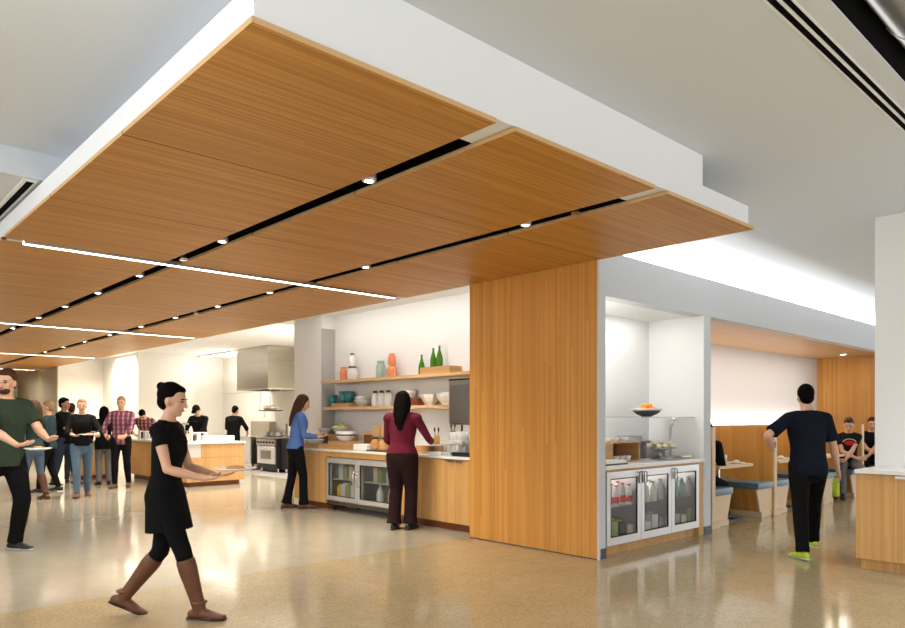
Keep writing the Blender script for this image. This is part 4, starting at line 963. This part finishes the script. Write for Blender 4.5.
def hand(mb, w, d, pn, side, s, curl, k=1.0, spread=0.0):
    """palm from wrist w along d, palm faces pn, thumb on `side`"""
    d = d.normalized(); side = (side - d*side.dot(d)).normalized(); pn = d.cross(side) if d.cross(side).dot(pn) > 0 else side.cross(d)
    mb.loft([w - d*.01*s, w + d*.02*s, w + d*.055*s, w + d*.085*s], [(.024*s, .018*s), (.032*s, .018*s), (.040*s, .017*s), (.038*s, .013*s)], side, 10)
    for off, ln, ca in ((-.031, .062, 1.1), (-.0105, .076, 1.0), (.0105, .082, .95), (.031, .074, .9)):
        p = w + (d*.078 + side*off)*s; a = 0; pts = [p]
        for q, fr in enumerate((.45, .32, .23)):
            a += curl*ca*(0.6 if q == 0 else 1.0)*0.65
            dd = (d*math.cos(a) + pn*math.sin(a) + side*off*spread*6).normalized(); p = p + dd*ln*fr*s; pts.append(p)
        mb.loft(pts, [.0095*s*k, .009*s*k, .0085*s*k, .0075*s*k], side, 8)
    p = w + (d*.018 + side*.024)*s; d1 = (d*.62 + side*.65 + pn*.35).normalized(); p2 = p + d1*.038*s
    d2 = (d*.85 + side*.30 + pn*.45*(1+curl)).normalized(); mb.loft([p, p2, p2 + d2*.028*s], [.013*s*k, .011*s*k, .0085*s*k], pn, 8)

def person(label, loc, theta, H, pose, wear, vox=.009, fem=False, group=None, skin='skin', dz=0.0):
    s = H/1.75
    root = thing('person', label, 'person', (loc[0], loc[1], dz), math.radians(theta-90), group)
    P = dict(lean=0, twist=0, yaw=0, pitch=0, pel=(0, 0, 0), wr=(.26, .08, .86), wl=(-.26, .08, .86), er=(.5, -1, 0), el=(-.5, -1, 0),
             ar=(.10, -.0, .085), al=(-.10, .0, .085), kr=(.05, 1, 0), kl=(-.05, 1, 0), fr=(0, 0), fl=(0, 0), hr=None, hl=None, cr=.45, cl=.45, pr=None, pl=None)
    P.update(pose)
    pel = V(*P['pel'])
    SHW = .168 if fem else .19
    def rot_t(t): return Matrix.Rotation(math.radians(P['twist'])*t, 3, 'Z') @ Matrix.Rotation(-math.radians(P['lean'])*t, 3, 'X')
    piv = V(0, 0, .95)
    def U(p):
        p = V(*p); t = max(0, min(1, (p.z-.92)/.32))
        return (rot_t(t) @ (p - piv) + piv + pel)*s
    RF = rot_t(1.0)
    def refx(z): return tuple(rot_t(max(0, min(1, (z-.92)/.32))) @ V(1, 0, 0))
    if fem: T = [(.87, .13, .095, -.01), (.93, .168, .115, -.012), (.99, .158, .105, -.005), (1.08, .122, .088, 0), (1.16, .125, .092, 0), (1.26, .140, .110, .012), (1.33, .142, .108, .008), (1.40, .138, .085, -.005), (1.455, .095, .062, -.012), (1.49, .055, .052, -.008)]
    else: T = [(.87, .13, .095, -.01), (.93, .160, .115, -.010), (.99, .155, .108, 0), (1.08, .145, .102, 0), (1.16, .148, .106, 0), (1.26, .165, .118, .004), (1.33, .172, .118, .002), (1.40, .165, .095, -.005), (1.455, .115, .068, -.012), (1.49, .062, .058, -.008)]
    b = wear.get('build', 1.0)
    T = [(z, a*b, c*b, y) for z, a, c, y in T]
    def torso(mb, m, z0, z1, cap='flat', flare=0):
        pts, rads, refs = [], [], []
        zs = [q[0] for q in T]
        def at(z):
            for q0, q1 in zip(T, T[1:]):
                if q0[0] <= z <= q1[0]:
                    f = (z-q0[0])/(q1[0]-q0[0]); return tuple(q0[i]+(q1[i]-q0[i])*f for i in range(1, 4))
            return T[0][1:] if z < zs[0] else T[-1][1:]
        L = sorted(set([z0] + [z for z in zs if z0 < z < z1] + [z1]))
        for z in L:
            a, c, y = at(z)
            if m > 0 and z < .93: a, c, y = at(.93)
            fl = flare*max(0, (1.02-z))/.3
            pts.append(U((0, y, z))); rads.append(((a+m+fl)*s, (c+m+fl)*s)); refs.append(refx(z))
        mb.loft(pts, rads, (1, 0, 0), 20, cap, cap, refs)
    hip = {1: (V(.088, 0, .93)+pel)*s, -1: (V(-.088, 0, .93)+pel)*s}
    sh = {1: U((SHW*b, -.012, 1.405)), -1: U((-SHW*b, -.012, 1.405))}
    knee, ank, elb, wri = {}, {}, {}, {}
    for sg, ka, kk, kw, ke in ((1, 'ar', 'kr', 'wr', 'er'), (-1, 'al', 'kl', 'wl', 'el')):
        knee[sg], ank[sg] = ik(hip[sg], V(*P[ka])*s, .43*s, .425*s, V(*P[kk]))
        elb[sg], wri[sg] = ik(sh[sg], V(*P[kw])*s, .29*s, .255*s, V(*P[ke]))
    # ---- body: one continuous skin
    mb = MB(); torso(mb, 0, .87, 1.49, 'round')
    neck0, neck1 = U((0, -.012, 1.46)), U((0, .008, 1.575))
    mb.loft([neck0, neck1], [.056*s*(0.88 if fem else 1.05), .052*s*(0.86 if fem else 1.05)], tuple(RF @ V(1, 0, 0)), 14)
    RH = RF @ Matrix.Rotation(math.radians(P['yaw']), 3, 'Z') @ Matrix.Rotation(-math.radians(P['pitch']), 3, 'X')
    hp = U((0, .0, 1.55))
    def HD(x, y, z): return hp + (RH @ V(x, y, z))*s
    def he(mb, c, r, seg=14): mb.ell(HD(*c), [q*s for q in r], seg, RH)
    he(mb, (0, 0, .10), (.074, .094, .098), 18); he(mb, (0, .036, .045), (.056, .060, .074)); he(mb, (0, .064, -.010), (.028, .026, .022))
    he(mb, (0, .079, .100), (.046, .016, .012)); he(mb, (.035, .062, .055), (.024, .022, .020)); he(mb, (-.035, .062, .055), (.024, .022, .020))
    mb.loft([HD(0, .092, .088), HD(0, .104, .066), HD(0, .110, .052)], [.008*s, .011*s, .015*s], (1, 0, 0), 8)
    for sg in (1, -1): he(mb, (sg*.075, -.002, .068), (.011, .020, .032), 10)
    for sg in (1, -1):
        m0 = U((sg*.10*b, -.01, 1.425))
        mb.loft([m0, sh[sg]], [(.055*s), (.056*s*b)], (0, 1, 0), 12)
        e, w, a = elb[sg], wri[sg], sh[sg]; fw = .85 if fem else 1.0
        mb.loft([a, a.lerp(e, .35), a.lerp(e, .8), e], [.052*s*fw*b, .050*s*fw*b, .040*s*fw*b, .039*s*fw*b], (0, 1, 0), 12)
        mb.loft([e, e.lerp(w, .3), e.lerp(w, .8), w], [.038*s*fw, .042*s*fw, .028*s*fw, .025*s*fw], (0, 1, 0), 12)
        fd = (w-e).normalized()
        hd = P['hr' if sg > 0 else 'hl']; hd = (V(*hd).normalized() if hd else fd)
        pn = P['pr' if sg > 0 else 'pl']; pn = V(*pn) if pn else V(-sg, 0, 0)
        side = hd.cross(pn)*(-sg)   # thumb side: forward when palm faces the body
        if side.length < 1e-3: side = V(0, 1, 0)
        hand(mb, w, hd, pn, side, s*(.92 if fem else 1.0), P['cr' if sg > 0 else 'cl'], 1.0 if vox < .008 else 1.2)
        k, n = knee[sg], ank[sg]
        mb.loft([hip[sg], hip[sg].lerp(k, .35), hip[sg].lerp(k, .8), k], [.088*s, .082*s, .060*s, .056*s], (1, 0, 0), 14)
        mb.loft([k, k.lerp(n, .3), k.lerp(n, .75), n], [.054*s, .056*s, .038*s, .034*s], (1, 0, 0), 14)
        fy, fp = P['fr' if sg > 0 else 'fl']
        FR = Matrix.Rotation(math.radians(-sg*8+fy), 3, 'Z') @ Matrix.Rotation(math.radians(fp), 3, 'X')
        def FT(x, y, z): return n + (FR @ V(x, y, z))*s
        mb.loft([FT(0, -.045, -.055), FT(0, .03, -.05), FT(0, .11, -.062), FT(0, .165, -.066)], [(.028*s, .024*s), (.036*s, .030*s), (.042*s, .020*s), (.030*s, .014*s)], tuple(FR @ V(1, 0, 0)), 12)
        # footwear
        kind, cm = wear.get('shoe', ('shoe', 'shoeb'))
        sb = MB()
        hh = .02 if kind == 'heel' else 0
        sb.loft([FT(0, -.055, -.045), FT(0, 0, -.035), FT(0, .06, -.043), FT(0, .13, -.058), FT(0, .185, -.062)], [(.034*s, .034*s), (.040*s, .046*s), (.044*s, .036*s), (.047*s, .024*s), (.036*s, .018*s)], tuple(FR @ V(1, 0, 0)), 14)
        if kind == 'boot':
            sb.loft([k.lerp(n, .14), k.lerp(n, .3), k.lerp(n, .75), n, n-V(0, 0, .02*s)], [.066*s, .068*s, .052*s, .047*s, .045*s], (1, 0, 0), 16, 'flat')
        elif kind == 'ankleboot':
            sb.loft([k.lerp(n, .72), n, n-V(0, 0, .02*s)], [.050*s, .046*s, .045*s], (1, 0, 0), 16, 'flat')
        so = remeshed(sb, 'boot' if 'boot' in kind else 'shoe', cm, root, max(.007, vox*.85), 2)
        sl_ = MB(); sl_.loft([FT(0, -.085, -.076), FT(0, -.03, -.077), FT(0, .04, -.077), FT(0, .12, -.077), FT(0, .20, -.074)], [(.030*s, .010*s), (.038*s, .010*s), (.036*s, .008*s), (.048*s, .008*s), (.030*s, .008*s)], tuple(FR @ V(1, 0, 0)), 12)
        sl_.out('sole', wear.get('sole', 'shoeb'), so, True)
        if kind == 'boot':
            cb = MB(); cb.loft([n+V(0, 0, .035*s), n+V(0, 0, .05*s)], [.057*s, .057*s], (1, 0, 0), 16, 'flat', 'flat').out('strap', 'wood_dark', so, True)
    remeshed(mb, 'body', skin, root, vox, 3)
    # ---- face
    if wear.get('face', True):
        for sg in (1, -1):
            f = MB(); he(f, (sg*.029, .0865, .083), (.012, .009, .0065), 10); f.out('eye', 'eye', root, True)
            f = MB(); f.loft([HD(sg*.045, .084, .099), HD(sg*.030, .0935, .104), HD(sg*.014, .0935, .101)], [.0035*s, .0045*s, .0035*s], (0, 0, 1), 6).out('eyebrow', wear.get('hairm', 'hair'), root, True)
        f = MB(); he(f, (0, .0945, .019), (.023, .009, .0075), 10); f.out('mouth', 'lips', root, True)
    # ---- shirt
    sm, kind, sleeve = wear['top']
    mg = wear.get('fit', .016)
    hb = MB()
    hem = wear.get('hem', .90)
    torso(hb, mg, hem if hem >= .80 else .90, 1.478, 'flat', wear.get('flare', .0))
    if hem < .80:   # tunic or dress: skirt follows the thighs
        mid = (hip[1]+hip[-1])/2; kn = (knee[1]+knee[-1])/2
        f = (0.93-hem)/.43; sp_ = (knee[1]-knee[-1]).length*f*.5
        lo = mid.lerp(kn, f)
        dirx = (knee[1]-knee[-1]); dirx.z = 0
        hb.loft([U((0, 0, 1.0)), mid, lo], [(.155*s, .115*s), (.172*s, .135*s), (.15*s, max(.135*s, sp_+.085*s))], (1, 0, 0), 20, 'flat', 'flat')
    if kind != 'tank':
        for sg in (1, -1):
            a, e, w = sh[sg], elb[sg], wri[sg]; q = .85 if fem else 1.0
            hb.loft([U((sg*.09*b, -.01, 1.425)), a], [(.057*s+mg*.4*s), (.055*s*b+mg*s*.45)], (0, 1, 0), 14)
            if sleeve <= 1.0:
                en = a.lerp(e, sleeve)
                hb.loft([a, a.lerp(en, .5), en], [(.053*q*b+mg*.5)*s, (.052*q*b+mg*.6)*s, (.050*q*b+mg*.9)*s], (0, 1, 0), 14, 'round', 'flat')
            else:
                hb.loft([a, a.lerp(e, .5), e], [(.053*q*b+mg*.5)*s, (.047*q*b+mg*.5)*s, (.041*q+mg*.5)*s], (0, 1, 0), 14)
                en = e.lerp(w, sleeve-1)
                hb.loft([e, e.lerp(en, .4), en], [(.041*q+mg*.5)*s, (.042*q+mg*.5)*s, (.030*q+mg*.6)*s], (0, 1, 0), 14, 'round', 'flat')
    remeshed(hb, wear.get('topname', 'shirt'), sm, root, max(vox, .009), 2)
    # ---- trousers
    if wear.get('pants'):
        pm, flare = wear['pants']
        pb = MB(); torso(pb, .008, .87, min(1.04, max(hem+.06, .99)), 'round')
        for sg in (1, -1):
            k, n = knee[sg], ank[sg]; wd = wear.get('leg', 1.0)
            pb.loft([hip[sg], hip[sg].lerp(k, .35), hip[sg].lerp(k, .8), k], [.100*s*wd, .094*s*wd, .074*s*wd, .069*s*wd], (1, 0, 0), 16)
            low = k.lerp(n, wear.get('legend', 1.03))
            pb.loft([k, k.lerp(low, .35), k.lerp(low, .8), low], [.068*s*wd, .066*s*wd, (.052+flare*.5)*s*wd, (.050+flare)*s*wd], (1, 0, 0), 16, 'round', 'flat')
        remeshed(pb, 'trousers', pm, root, max(vox, .009), 2)
    # ---- hair / cap
    hm = wear.get('hairm', 'hair'); hs = wear.get('hair', 'short')
    if hs != 'none':
        q = MB()
        he(q, (0, -.020, .120), (.081, .098, .096), 18); he(q, (0, -.045, .065), (.070, .062, .07))
        if hs == 'short': he(q, (0, .012, .165), (.062, .075, .040))
        if hs == 'quiff': he(q, (0, .030, .185), (.058, .062, .040)); he(q, (0, .055, .205), (.045, .04, .025))
        if hs == 'long':
            q.loft([HD(0, -.05, .13), HD(0, -.07, .03), U((0, -.10, 1.46)), U((0, -.125, 1.36)), U((.01, -.135, 1.26))], [(.095*s, .072*s), (.105*s, .062*s), (.095*s, .045*s), (.070*s, .032*s), (.028*s, .018*s)], tuple(RH @ V(1, 0, 0)), 16)
            for sg in (1, -1): q.loft([HD(sg*.066, .0, .12), HD(sg*.080, .0, .03), HD(sg*.082, -.02, -.09)], [.026*s, .026*s, .02*s], (0, 1, 0), 10)
        if hs == 'ponytail': q.loft([HD(0, -.10, .11), HD(0, -.145, .04), HD(-.02, -.16, -.10), HD(-.03, -.15, -.25)], [.035*s, .045*s, .045*s, .015*s], (1, 0, 0), 12)
        if hs == 'bun': he(q, (0, -.098, .165), (.036, .034, .034)); he(q, (0, .012, .165), (.060, .075, .036))
        remeshed(q, 'hair', hm, root, .008, 2)
    if wear.get('beard'):
        q = MB(); he(q, (0, .048, .005), (.054, .052, .040)); he(q, (0, .085, .036), (.024, .012, .008), 8)
        remeshed(q, 'beard', hm, root, .007, 1)
    if wear.get('cap'):
        q = MB(); q.ell(HD(0, -.008, .145), [.088*s, .105*s, .075*s], 18, RH)
        c_ = q.out('cap', wear['cap'], root, True)
        MB().loft([HD(0, .07, .150), HD(0, .13, .140), HD(0, .165, .128)], [(.070*s, .008*s), (.066*s, .006*s), (.04*s, .005*s)], tuple(RH @ V(1, 0, 0)), 14).out('cap_brim', wear['cap'], c_, True)
    return root, dict(wri=wri, elb=elb, HD=HD, s=s, root=root)
def to_world(info, p):
    r = info['root']; a = r.rotation_euler[2]
    return V(r.location[0]+p.x*math.cos(a)-p.y*math.sin(a), r.location[1]+p.x*math.sin(a)+p.y*math.cos(a), p.z + r.location[2])
def held_plate(label, info, p, r=.13, tilt=0, food='bread'):
    w = to_world(info, p)
    t = thing('plate', label, 'plate', tuple(w), 0, 'plates carried by people')
    MB().lathe([(0, 0), (r*.6, 0), (r, .016), (r*.98, .021), (r*.6, .007), (0, .007)], seg=22).out('dish', 'bowl_white', t, True)
    MB().ell((0, .0, .018), (r*.45, r*.4, .022), 12).out('food', food, t, True)

SR = -43.0    # compass direction pointing to the right of the photograph
# woman walking to the right in the foreground
r, i = person('woman in a black dress and brown knee boots walking right, largest figure in the foreground', (1.935, 5.085), SR, 1.70,
    dict(lean=3, pitch=8, yaw=0, pel=(0, 0, -.035), ar=(.07, .27, .085), al=(-.06, -.33, .135), fl=(0, -24), kl=(0, 1, 0), kr=(0, 1, 0),
         wr=(.17, .34, 1.03), wl=(-.15, .33, 1.03), er=(.4, -1, -.4), el=(-.4, -1, -.4), hr=(-.2, 1, .05), hl=(.2, 1, .05), pr=(0, 0, 1), pl=(0, 0, 1), cr=.35, cl=.35),
    dict(top=('cblack', 'tee', .40), topname='dress', hem=.66, fit=.012, pants=('cblack', 0), legend=.35, leg=.92, shoe=('boot', 'boot'), hair='bun', hairm='hair', sole='shoeb'), vox=.007, fem=True)
held_plate('white plate of food carried by the walking woman in black', i, V(0, .50, 1.045), .15)
# man in green at the left edge
r, i = person('man in a dark green t-shirt carrying a plate, cropped by the left edge', (1.62, 8.76), SR-22, 1.96,
    dict(lean=4, yaw=-62, pitch=5, twist=0, ar=(.10, -.42, .12), al=(-.10, .02, .085), fr=(0, -20), wr=(.16, .40, 1.02), wl=(-.14, .42, 1.06), er=(.6, -1, -.3), el=(-.6, -1, -.3),
         hr=(-.3, 1, .1), hl=(.3, 1, .1), pr=(0, 0, 1), pl=(0, 0, 1), pel=(0, 0, -.02)),
    dict(top=('cgreen', 'tee', .75), hem=.83, fit=.024, build=1.10, pants=('cblack', .012), leg=1.12, shoe=('shoe', 'shoeb'), sole='sole', hair='short', hairm='hairb', beard=True), vox=.008, skin='skin')
held_plate('white plate held by the man in the green shirt', i, V(0.02, .54, 1.09), .13)
# woman in blue at the counter
r, i = person('woman in a blue sweater and black trousers standing at the left end of the counter', (5.75, 9.78), SR+22, 1.79,
    dict(lean=7, yaw=0, pitch=16, ar=(.09, .10, .085), al=(-.10, -.13, .085), wr=(.12, .33, 1.10), wl=(-.12, .30, 1.12), er=(.4, -1, -.5), el=(-.4, -1, -.5), hr=(-.2, 1, .1), hl=(.2, 1, .1), pr=(-.3, 0, 1), pl=(.3, 0, 1)),
    dict(top=('cblue', 'tee', 1.80), hem=.92, fit=.020, pants=('cblack', .035), leg=.98, shoe=('heel', 'boot'), hair='long', hairm='hairb', topname='sweater'), vox=.008, fem=True)
# woman in maroon, back view
r, i = person('dark haired woman in a maroon cardigan seen from behind at the white counter', (5.66, 7.02), 32, 1.76,
    dict(lean=3, yaw=0, pitch=10, ar=(.10, .02, .085), al=(-.10, -.03, .085), wr=(.30, .30, 1.10), wl=(-.16, .30, 1.02), er=(.7, -.8, -.8), el=(-.5, -.8, -.6), hr=(.1, 1, .1), pr=(-1, 0, .2), cr=.8),
    dict(top=('cmaroon', 'tee', 1.9), hem=.95, fit=.022, pants=('cbrown', .03), leg=1.24, build=1.12, shoe=('shoe', 'shoeb'), hair='long', topname='cardigan'), vox=.008, fem=True, skin='skin2')
# man in navy walking away
r, i = person('man in navy t-shirt and lime green shoes walking away past the booths', (7.58, 2.80), 47, 1.76,
    dict(lean=4, yaw=-12, pitch=6, ar=(.20, .30, .10), al=(-.13, -.15, .085), fl=(0, -3), fr=(0, 4), wr=(.36, .10, .86), wl=(-.30, .17, 1.11), er=(.7, -1, 0), el=(-1, -.5, -.3), hl=(.6, 1, .2), cr=.9, pr=(-1, 0, 0)),
    dict(top=('cnavy', 'tee', .80), hem=.83, fit=.026, build=1.0, pants=('cblack', .012), leg=1.08, shoe=('shoe', 'lime'), sole='sole', hair='short', hairm='hair'), vox=.008)
w = to_world(i, i['wri'][1] + V(0, .03, -.10))
t = thing('water_bottle', 'lime green bottle in the right hand of the man in navy', 'bottle', (w.x, w.y, w.z-.19))
MB().lathe([(0, 0), (.030, 0), (.033, .01), (.033, .15), (.022, .18), (.022, .19), (0, .19)], seg=16).out('body', 'lime', t, True)
MB().cyl((0, 0, .19), (0, 0, .215), .020).out('cap', 'greenp', t)
# booth people
def seated(label, x, y, theta, H, wear, yaw=0, pitch=8, arms='crossed', lean=6, vox=.009, skin='skin', seat=.495):
    s = H/1.75; dzp = (seat+.105)/s - .93
    if arms == 'crossed': ap = dict(wr=(-.09, .25, .86+dzp+.17), wl=(.09, .28, .84+dzp+.15), er=(1, -.3, -.4), el=(-1, -.3, -.4), hr=(-1, .2, 0), hl=(1, .1, 0), pr=(0, -1, 0), pl=(0, -1, 0))
    else: ap = dict(wr=(.13, .36, .96+dzp+.22), wl=(-.13, .36, .96+dzp+.22), er=(.6, -1, -.5), el=(-.6, -1, -.5), hr=(-.2, 1, 0), hl=(.2, 1, 0), pr=(0, 0, -1), pl=(0, 0, -1))
    return person(label, (x, y), theta, H, dict(lean=lean, yaw=yaw, pitch=pitch, pel=(0, 0, dzp), ar=(.15, .50, .085), al=(-.15, .48, .085), kr=(.2, 1, .6), kl=(-.2, 1, .6), **ap), wear, vox=vox, skin=skin)
seated('seated man in a black t-shirt with a red print, arms crossed', 14.04, 4.49, 206, 1.78,
    dict(top=('teep', 'tee', .55), hem=.84, fit=.014, build=.86, pants=('cgrey', 0), shoe=('shoe', 'shoeb'), hair='quiff', hairm='hairb', beard=False), pitch=22, yaw=-8)
seated('person in black seen at the edge of the white wall in the farthest booth', 15.64, 4.57, 200, 1.78,
    dict(top=('cblack', 'tee', .6), hem=.84, pants=('cblack', 0), hair='short', hairm='hairb'), pitch=5, seat=.495)
seated('person in a black jacket sitting in the first booth, mostly hidden by the white jamb', 9.02, 4.74, 0, 1.70,
    dict(top=('cblack', 'tee', 1.9), hem=.84, fit=.035, build=1.05, pants=('cblack', 0), hair='short', topname='jacket'), arms='table', lean=16)
# group on the left
person('woman with long dark hair, jeans and tall brown boots beside the bronze wall', (3.02, 13.9), 120, 1.72,
    dict(ar=(.09, -.18, .10), al=(-.09, .16, .085), wr=(.2, .2, 1.0), wl=(-.2, .22, 1.0), pitch=10),
    dict(top=('cteal', 'tee', 1.9), hem=.90, pants=('jeans', 0), legend=.4, leg=.95, shoe=('boot', 'boot'), hair='long', hairm='hairb'), vox=.011, fem=True)
person('person in dark clothes walking behind the woman in brown boots', (3.55, 15.2), 150, 1.74,
    dict(ar=(.09, -.15, .10), al=(-.09, .14, .085), pitch=5),
    dict(top=('cteal', 'tee', 1.9), hem=.84, pants=('cblack', 0), hair='short', hairm='hairl'), vox=.011)
r, i = person('man in a black shirt in profile, facing right in the left hand group', (4.12, 16.4), SR+4, 1.84,
    dict(ar=(.10, -.16, .09), al=(-.10, .18, .085), wr=(.16, .36, 1.08), wl=(-.14, .36, 1.08), er=(.6, -1, -.3), el=(-.6, -1, -.3), hr=(-.2, 1, 0), hl=(.2, 1, 0), pr=(0, 0, 1), pl=(0, 0, 1), pitch=5),
    dict(top=('cblack', 'tee', .95), hem=.84, fit=.024, pants=('jeansd', 0), shoe=('shoe', 'shoeb'), sole='sole', hair='short'), vox=.011, skin='skin2')
held_plate('plate held by the man in the black shirt', i, V(0, .5, 1.12), .13)
r, i = person('woman in a black top and blue jeans walking towards the camera with a plate', (3.77, 13.85), SR-62, 1.76,
    dict(ar=(.08, .17, .085), al=(-.09, -.18, .10), fl=(0, -12), wr=(.10, .34, 1.10), wl=(-.22, .36, 1.09), er=(.8, -.7, -.3), el=(-.8, -.7, -.3), hr=(-.2, 1, 0), hl=(-.3, 1, 0), pr=(0, 0, 1), pl=(0, 0, 1), pitch=4),
    dict(top=('cblack', 'tee', 1.5), hem=.93, fit=.024, pants=('jeans', .01), shoe=('shoe', 'boot'), hair='bun', hairm='hairl'), vox=.010, fem=True)
held_plate('plate held by the woman in black top and jeans', i, V(-.12, .5, 1.12), .16)
person('dark haired person standing behind the woman in black top and jeans', (4.45, 17.1), 60, 1.74,
    dict(wr=(.2, .25, 1.0), wl=(-.2, .25, 1.0)), dict(top=('cblack', 'tee', 1.9), hem=.84, pants=('jeansd', 0), hair='short', hairm='hairb'), vox=.012)
person('person with long black hair seen from behind left of the plaid shirt', (4.80, 16.05), 85, 1.66,
    dict(wr=(.2, .28, 1.0), wl=(-.2, .28, 1.0), ar=(.10, 0, .085), pitch=10), dict(top=('cblack', 'tee', 1.9), hem=.80, fit=.03, pants=('cgrey', .01), hair='long'), vox=.011, fem=True)
person('man in a purple plaid shirt and black trousers walking towards the camera', (4.88, 15.2), SR-80, 1.86,
    dict(ar=(.09, .10, .085), al=(-.10, -.12, .09), wr=(.20, .26, .98), wl=(-.14, .30, .98), er=(1, -.6, 0), el=(-1, -.6, 0), hr=(-.6, 1, 0), hl=(.5, 1, 0), pitch=8),
    dict(top=('plaid', 'tee', 1.75), hem=.83, fit=.018, build=.96, pants=('cblack', 0), shoe=('shoe', 'boot'), hair='short', hairm='hairl'), vox=.010)
person('man in a plaid shirt bending over behind the island', (6.55, 18.5), SR-80, 1.78,
    dict(lean=34, pitch=30, wr=(.18, .42, 1.0), wl=(-.16, .42, 1.0), er=(1, -.3, 0), el=(-1, -.3, 0)), dict(top=('plaid2', 'tee', 1.8), hem=.84, fit=.02, pants=('cblack', 0), hair='short'), vox=.011)
person('cook with a dark cap and black shirt working behind the island', (7.36, 17.1), SR-100, 1.76,
    dict(lean=12, pitch=30, wr=(.12, .40, 1.02), wl=(-.12, .42, 1.02), er=(1, -.6, -.2), el=(-1, -.6, -.2), hr=(-.3, 1, -.1), hl=(.3, 1, -.1), pr=(0, 0, -1), pl=(0, 0, -1)),
    dict(top=('cblack', 'tee', 1.8), hem=.83, fit=.03, pants=('cblack', 0), hair='short', cap='cblack'), vox=.010)
person('cook in black seen from behind at the stove left of the hood', (8.36, 17.38), 30, 1.74,
    dict(lean=6, pitch=12, wr=(.2, .34, 1.02), wl=(-.2, .34, 1.02), er=(1, -.6, -.2), el=(-1, -.6, -.2)), dict(top=('cblack', 'tee', 1.3), hem=.83, fit=.03, pants=('cblack', 0), hair='short'), vox=.011, skin='skin2')
